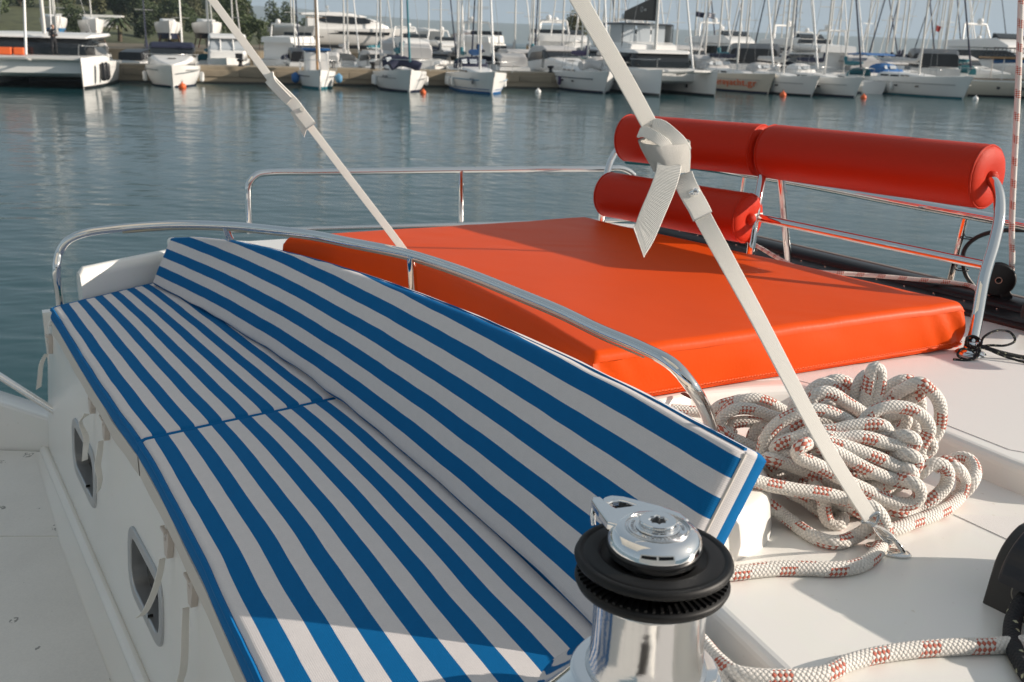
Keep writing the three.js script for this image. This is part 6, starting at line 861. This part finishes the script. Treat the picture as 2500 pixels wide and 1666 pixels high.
// yachts and motor boats filling the basins behind the quay
{
  const specs = [
    ['white yacht with grey boom cover in the basin behind', { L: 10.5, W: 3.4, H: 14, cover: B.cover, hoodM: B.cover, fend: 0, ports: 1, detail: false, furl: B.white }],
    ['white yacht with navy boom cover in the basin behind', { L: 11, W: 3.5, H: 15, cover: B.navy, hoodM: B.navy, fend: 0, ports: 1, detail: false, furl: B.navy }],
    ['white yacht with teal boom cover in the basin behind', { L: 9.5, W: 3.1, H: 13, cover: B.teal, hoodM: B.teal, fend: 0, ports: 0, detail: false, furl: B.white }]];
  const GR = 'yachts in the basin behind the quay', protos = specs.map(([l, o], i) => { const [g] = sailboat([0, 0, 0], 0, l, o, GR); return g; });
  const cr = [cruiser([0, 0, 0], 0, 'white motor cruiser with grey canopy in the basin behind', { L: 9, W: 3.2, top: B.cover }, 'motor boats behind the quay'), cruiser([0, 0, 0], 0, 'white motor cruiser with black canopy in the basin behind', { L: 10, W: 3.5, top: B.black }, 'motor boats behind the quay')];
  const fly = thing('flybridge_yacht', 'white flybridge motor yacht with dark windows in the basin behind', 'motor boat', [0, 0, 0], 0, 'motor boats behind the quay');
  { const h = hullForm({ L: 13, W: 4.2, F0: 1.5, F1: 2.0, rake: 1.5, tr: 0.92, full: 2.4 });
    part('hull', h.shell, B.white, fly); part('deck', h.deck, B.white, fly); for (const q of h.band(0.8, 1.05, 0.02, -9.5, -4)) part('hull_window', q, B.glass, fly);
    part('saloon', house([[-3.4, 1.0, 1.6, 2.1], [-5, 1.7, 1.5, 3.1], [-11, 1.75, 1.4, 3.2]], 0.2), B.white, fly); part('window', house([[-4.1, 1.35, 2.25, 2.5], [-5.0, 1.74, 2.2, 2.95], [-10.4, 1.8, 2.25, 2.95]], 0.08), B.glass, fly);
    part('flybridge', house([[-5.0, 1.5, 3.15, 3.3], [-6.2, 1.75, 3.15, 3.9], [-11.6, 1.7, 3.15, 3.7]], 0.15), B.white, fly); part('fly_screen', house([[-6.0, 1.5, 3.8, 3.9], [-6.5, 1.62, 3.8, 4.25], [-6.6, 1.62, 3.8, 4.25]], 0.06), B.glass, fly);
    part('radar_arch', [rod(V(-1.6, 3.6, -9.6), V(-1.2, 5.0, -10), 0.09, 6), rod(V(1.6, 3.6, -9.6), V(1.2, 5.0, -10), 0.09, 6), rod(V(-1.2, 5.0, -10), V(1.2, 5.0, -10), 0.09, 6), new THREE.SphereGeometry(0.26, 12, 8).translate(0.5, 5.25, -10)], B.white, fly); railings(fly, h, 5); }
  const place = [
    // x, z, heading, kind (0-2 yachts, 3-4 cruisers), scale
    [-41, -92, 0.3, 0, 0.9], [-37.5, -90, 0.2, 3, 0.85], [-33.6, -93, 0.35, 1, 0.85], [-30, -92, 0.3, 0, 0.8], [-52, -82, 0.25, 2, 0.9],
    [-17.5, -84, 3.4, 4, 0.9], [-14, -100, 2.9, 2, 1], [-9.5, -92, 3.3, 3, 1.1], [-6, -97, 0.2, 0, 1], [-3.5, -88, 3.3, 1, 1], [1.2, -93, 3.2, 2, 1.05], [3.2, -88, 0.3, 3, 1.15], [4.4, -101, 3.4, 0, 1.1], [7.2, -95, 3.3, 4, 1.1], [9.5, -104, 0.1, 1, 1.1],
    [12.8, -96, 3.3, 0, 1.1], [16, -101, 0.3, 3, 1.3], [18.6, -94, 3.4, 2, 1.1], [21, -106, 0.25, 4, 1.4], [23.8, -97, 3.3, 1, 1.05], [26.5, -104, 0.3, 0, 1.1], [29.5, -94, 3.35, 3, 1.1], [32, -108, 0.3, 2, 1.2], [35.5, -99, 3.4, 0, 1.1], [39, -112, 0.3, 4, 1.4], [28.2, -88, 3.3, 2, 0.95], [43, -118, 0.3, 1, 1.2], [48, -120, 0.4, 0, 1.2], [15.5, -90, 3.3, 3, 1.0],
    [-10.5, -106, 0.4, 5, 0.9], [-3, -104, 2.9, 5, 1.0], [6, -110, 0.5, 5, 1.1], [13.5, -112, 2.7, 5, 1.15], [19.5, -113, 0.4, 0, 1.2], [24.5, -114, 0.5, 5, 1.2], [30, -116, 2.8, 1, 1.2], [34, -118, 0.5, 5, 1.2], [45, -106, 0.4, 3, 1.2], [38, -105, 3.3, 1, 1.1], [10.4, -92, 0.4, 2, 1.0], [-20, -96, 2.9, 5, 0.85], [-26, -93, 3.2, 2, 0.9], [27, -98, 3.3, 5, 1.0], [41, -98, 3.4, 2, 1.1], [52, -108, 0.4, 5, 1.3], [-46, -86, 0.3, 3, 0.9], [20, -90, 3.35, 0, 1.0], [33, -92, 0.4, 3, 1.0]];
  for (const q of [[-15.6, -83, 3.3, 3, 0.8], [-11.2, -84, 3.4, 0, 0.8], [-7.6, -86, 3.3, 4, 0.85], [-1.2, -86.5, 3.4, 3, 0.9], [5.6, -90, 3.3, 2, 0.9], [-28.5, -88, 0.3, 4, 0.75], [-56, -78, 0.3, 0, 0.9], [-12.5, -112, 2.8, 3, 1.2], [-8, -101, 0.4, 1, 1], [-1, -110, 0.4, 0, 1.1], [2.5, -112, 3.3, 5, 1.1]]) place.push(q);
  for (const q of [[-25.5, -84.5, 3.3, 2, 0.8], [-19.2, -88, 0.3, 1, 0.85], [-15.8, -93, 3.3, 0, 0.9], [-12.2, -89.5, 0.4, 3, 0.85], [-5, -90.5, 3.3, 2, 0.9], [-0.2, -97, 0.3, 3, 1], [1.8, -99.5, 3.2, 1, 1], [-17.5, -104, 0.4, 0, 1], [-22.8, -101, 3.2, 3, 0.9], [8.4, -99, 0.3, 0, 1], [-4.4, -112, 3.2, 1, 1.1], [11.2, -100, 3.3, 3, 1.05], [-7.2, -108, 0.4, 5, 0.85]]) place.push(q);
  for (let i = 0; i < 34; i++) { const x = 6 + 1.75 * i + rr(-0.7, 0.7); place.push([x * 1.05, -118 - rr(0, 26) - 0.12 * x, rnd() > 0.5 ? rr(0.2, 0.6) : rr(3.1, 3.5), [0, 1, 2, 0, 5, 1, 3][i % 7], rr(0.9, 1.25)]); }
  const first = {}; place.forEach(([x, z, r, k, s]) => { const p = k < 3 ? protos[k] : k < 5 ? cr[k - 3] : fly; let o = p; if (first[k]) { o = p.clone(); o.name = numbered(p.name.replace(/_\d+$/, '')); o.userData = { ...p.userData }; scene.add(o); } first[k] = 1; const L = 10 * s; o.position.set(x + Math.sin(r) * L * 0.5, 0, z + Math.cos(r) * L * 0.5); o.rotation.y = r; o.scale.setScalar(s); });
}
// mooring buoys
for (const [x, z, r, label, m] of [[-20.6, -62.6, 0.24, 'orange buoy floating under the motor cruiser bow', B.orange], [-6.0, -64.0, 0.2, 'small pink orange buoy floating beside the yacht with navy sprayhood', B.orange], [19.2, -74.6, 0.25, 'orange buoy floating by the lettered yacht', B.orange], [25.0, -74.4, 0.22, 'orange buoy under the bow of the double striped yacht', B.orange], [34.4, -77.3, 0.22, 'white buoy under the bow of the long yacht', B.white], [1.3, -69.5, 0.2, 'white buoy floating behind the blue striped yacht', B.white]])
  { const g = thing('mooring_buoy', label, 'buoy', [x, 0, z], 0, 'mooring buoys'); part('float', lathe([[0, -r], [r * 0.7, -r * 0.7], [r, 0], [r * 0.75, r * 0.65], [r * 0.25, r * 0.95], [r * 0.14, r * 1.3], [0, r * 1.3]], 16).translate(0, r * 0.35, 0), m, g); part('ring', new THREE.TorusGeometry(r * 0.2, r * 0.06, 6, 12).translate(0, r * 1.75, 0), B.black, g); }
// flags
for (const [x, y, z, w, h, label, ms] of [[8.1, 5.5, -84, 0.75, 0.34, 'blue and white striped flag flying above the yachts', [B.sky, B.white]], [15.0, 6.0, -90, 0.72, 0.42, 'dark blue flag in the rigging behind the black sail bag', [B.navy]], [16.1, 5.95, -90.5, 0.65, 0.4, 'purple and white flag beside the dark blue one', [B.purple, B.white]], [31.75, 5.15, -80, 0.35, 0.42, 'small red pennant on a yacht shroud', [B.red]]]) {
  const g = thing('flag', label, 'flag', [x, y, z], 0.2, 'flags in the rigging'), n = ms.length > 1 ? 5 : 1;
  for (let i = 0; i < n; i++) { const P = []; for (let k = 0; k <= 6; k++) P.push(V(w * k / 6, h * (0.5 - (i + 0.5) / n) - 0.1 * Math.pow(k / 6, 1.5), 0.06 * Math.sin(k * 1.3))); part('stripe', ribbon(P, [V(0, 1, 0)], h / n, 0.006, 12), ms[i % ms.length], g); }
  part('halyard', rod(V(0, -3.2, 0), V(0, 4, 0), 0.012, 5), B.wire, g);
}
// person on the catamaran foredeck
{
  const J = { hip: [0, 0.92, 0], chest: [0.01, 1.32, -0.01], neck: [0.01, 1.46, 0], head: [0.03, 1.60, 0.03], sl: [-0.17, 1.40, 0], sr: [0.17, 1.40, 0], el: [-0.21, 1.14, 0.05], er: [0.20, 1.14, 0.06], wl: [-0.10, 1.13, 0.26], wr: [0.13, 1.17, 0.27], hl: [-0.09, 0.90, 0], hr: [0.09, 0.90, 0], kl: [-0.10, 0.50, 0.03], kr: [0.12, 0.50, 0.01], al: [-0.10, 0.09, -0.02], ar: [0.15, 0.09, -0.04], tl: [-0.11, 0.05, 0.13], tr: [0.18, 0.05, 0.10] };
  const bones = [['hip', 'chest', 0.14, 0.155], ['chest', 'neck', 0.13, 0.06], ['sl', 'sr', 0.075, 0.075], ['sl', 'el', 0.06, 0.048], ['sr', 'er', 0.06, 0.048], ['el', 'wl', 0.047, 0.035], ['er', 'wr', 0.047, 0.035], ['hl', 'kl', 0.095, 0.065], ['hr', 'kr', 0.095, 0.065], ['kl', 'al', 0.062, 0.045], ['kr', 'ar', 0.062, 0.045], ['al', 'tl', 0.048, 0.036], ['ar', 'tr', 0.048, 0.036], ['hl', 'hr', 0.10, 0.10]];
  const sdf = (p, bs) => { let d = 1e9; for (const [a, b, r0, r1] of bs) { const A = V(...J[a]), Bv = V(...J[b]), ab = Bv.clone().sub(A), t = Math.min(1, Math.max(0, p.clone().sub(A).dot(ab) / ab.lengthSq())), e = p.distanceTo(A.addScaledVector(ab, t)) - lerp(r0, r1, t), k = 0.04, h = Math.max(0, Math.min(1, 0.5 + 0.5 * (d - e) / k)); d = lerp(d, e, h) - k * h * (1 - h); } return d; };
  const mc = (bs, c, half, res) => { const m = new MarchingCubes(res, mat(null), false, false, 60000); m.isolation = 0; for (let k = 0; k < res; k++) for (let j = 0; j < res; j++) for (let i = 0; i < res; i++) m.field[i + j * res + k * res * res] = -sdf(V(c[0] + (i - res / 2) / (res / 2) * half, c[1] + (j - res / 2) / (res / 2) * half, c[2] + (k - res / 2) / (res / 2) * half), bs); m.update(); const g = new THREE.BufferGeometry(), n = m.count; g.setAttribute('position', new THREE.Float32BufferAttribute(m.positionArray.slice(0, n * 3), 3)); g.setAttribute('normal', new THREE.Float32BufferAttribute(m.normalArray.slice(0, n * 3), 3)); g.scale(half, half, half).translate(...c); return g; };
  const g = thing('person', 'person in black clothes standing on the catamaran foredeck, hands held in front', 'person', [-27.6, 1.77, -61.2], 0.75);
  part('body', mc(bones, [0, 0.78, 0.05], 0.86, 56), B.black, g);
  const skin = mat([0.45, 0.26, 0.18], 0.6), hd = lathe([[0, -0.13], [0.045, -0.115], [0.066, -0.06], [0.075, 0.01], [0.07, 0.07], [0.045, 0.11], [0, 0.122]], 18).scale(1, 1, 1.14);
  part('head', [hd.translate(0.03, 1.61, 0.03), new THREE.ConeGeometry(0.014, 0.04, 6).rotateX(1.9).translate(0.03, 1.60, 0.122), ...[-1, 1].map(s => new THREE.SphereGeometry(0.02, 8, 6).scale(0.5, 1.2, 0.8).translate(0.03 + s * 0.075, 1.61, 0.025))], skin, g);
  part('hair', lathe([[0, 0.132], [0.05, 0.118], [0.078, 0.07], [0.082, 0.01], [0.07, -0.04], [0.06, -0.04]], 18).scale(1, 1, 1.12).rotateX(-0.35).translate(0.03, 1.62, 0.01), B.brown, g);
  for (const w of ['wl', 'wr']) { const p = J[w], fs = [new THREE.SphereGeometry(0.036, 10, 8).scale(0.8, 0.55, 1.25).translate(p[0], p[1], p[2] + 0.035)]; for (let f = 0; f < 4; f++) fs.push(tube([V(p[0] - 0.024 + f * 0.016, p[1], p[2] + 0.06), V(p[0] - 0.024 + f * 0.016, p[1] + 0.004, p[2] + 0.09 + 0.006 * (f % 3)), V(p[0] - 0.022 + f * 0.015, p[1] - 0.022, p[2] + 0.108)], 0.0085, { seg: 6, rad: 6 })); fs.push(tube([V(p[0] + (w === 'wl' ? 0.026 : -0.026), p[1], p[2] + 0.025), V(p[0] + (w === 'wl' ? 0.045 : -0.045), p[1] + 0.01, p[2] + 0.06)], 0.01, { seg: 4, rad: 6 })); part('hand', fs, skin, g); }
}
scene.traverse(o => { if (o.isMesh) { o.castShadow = true; o.receiveShadow = true; } });
renderer.render(scene, camera);
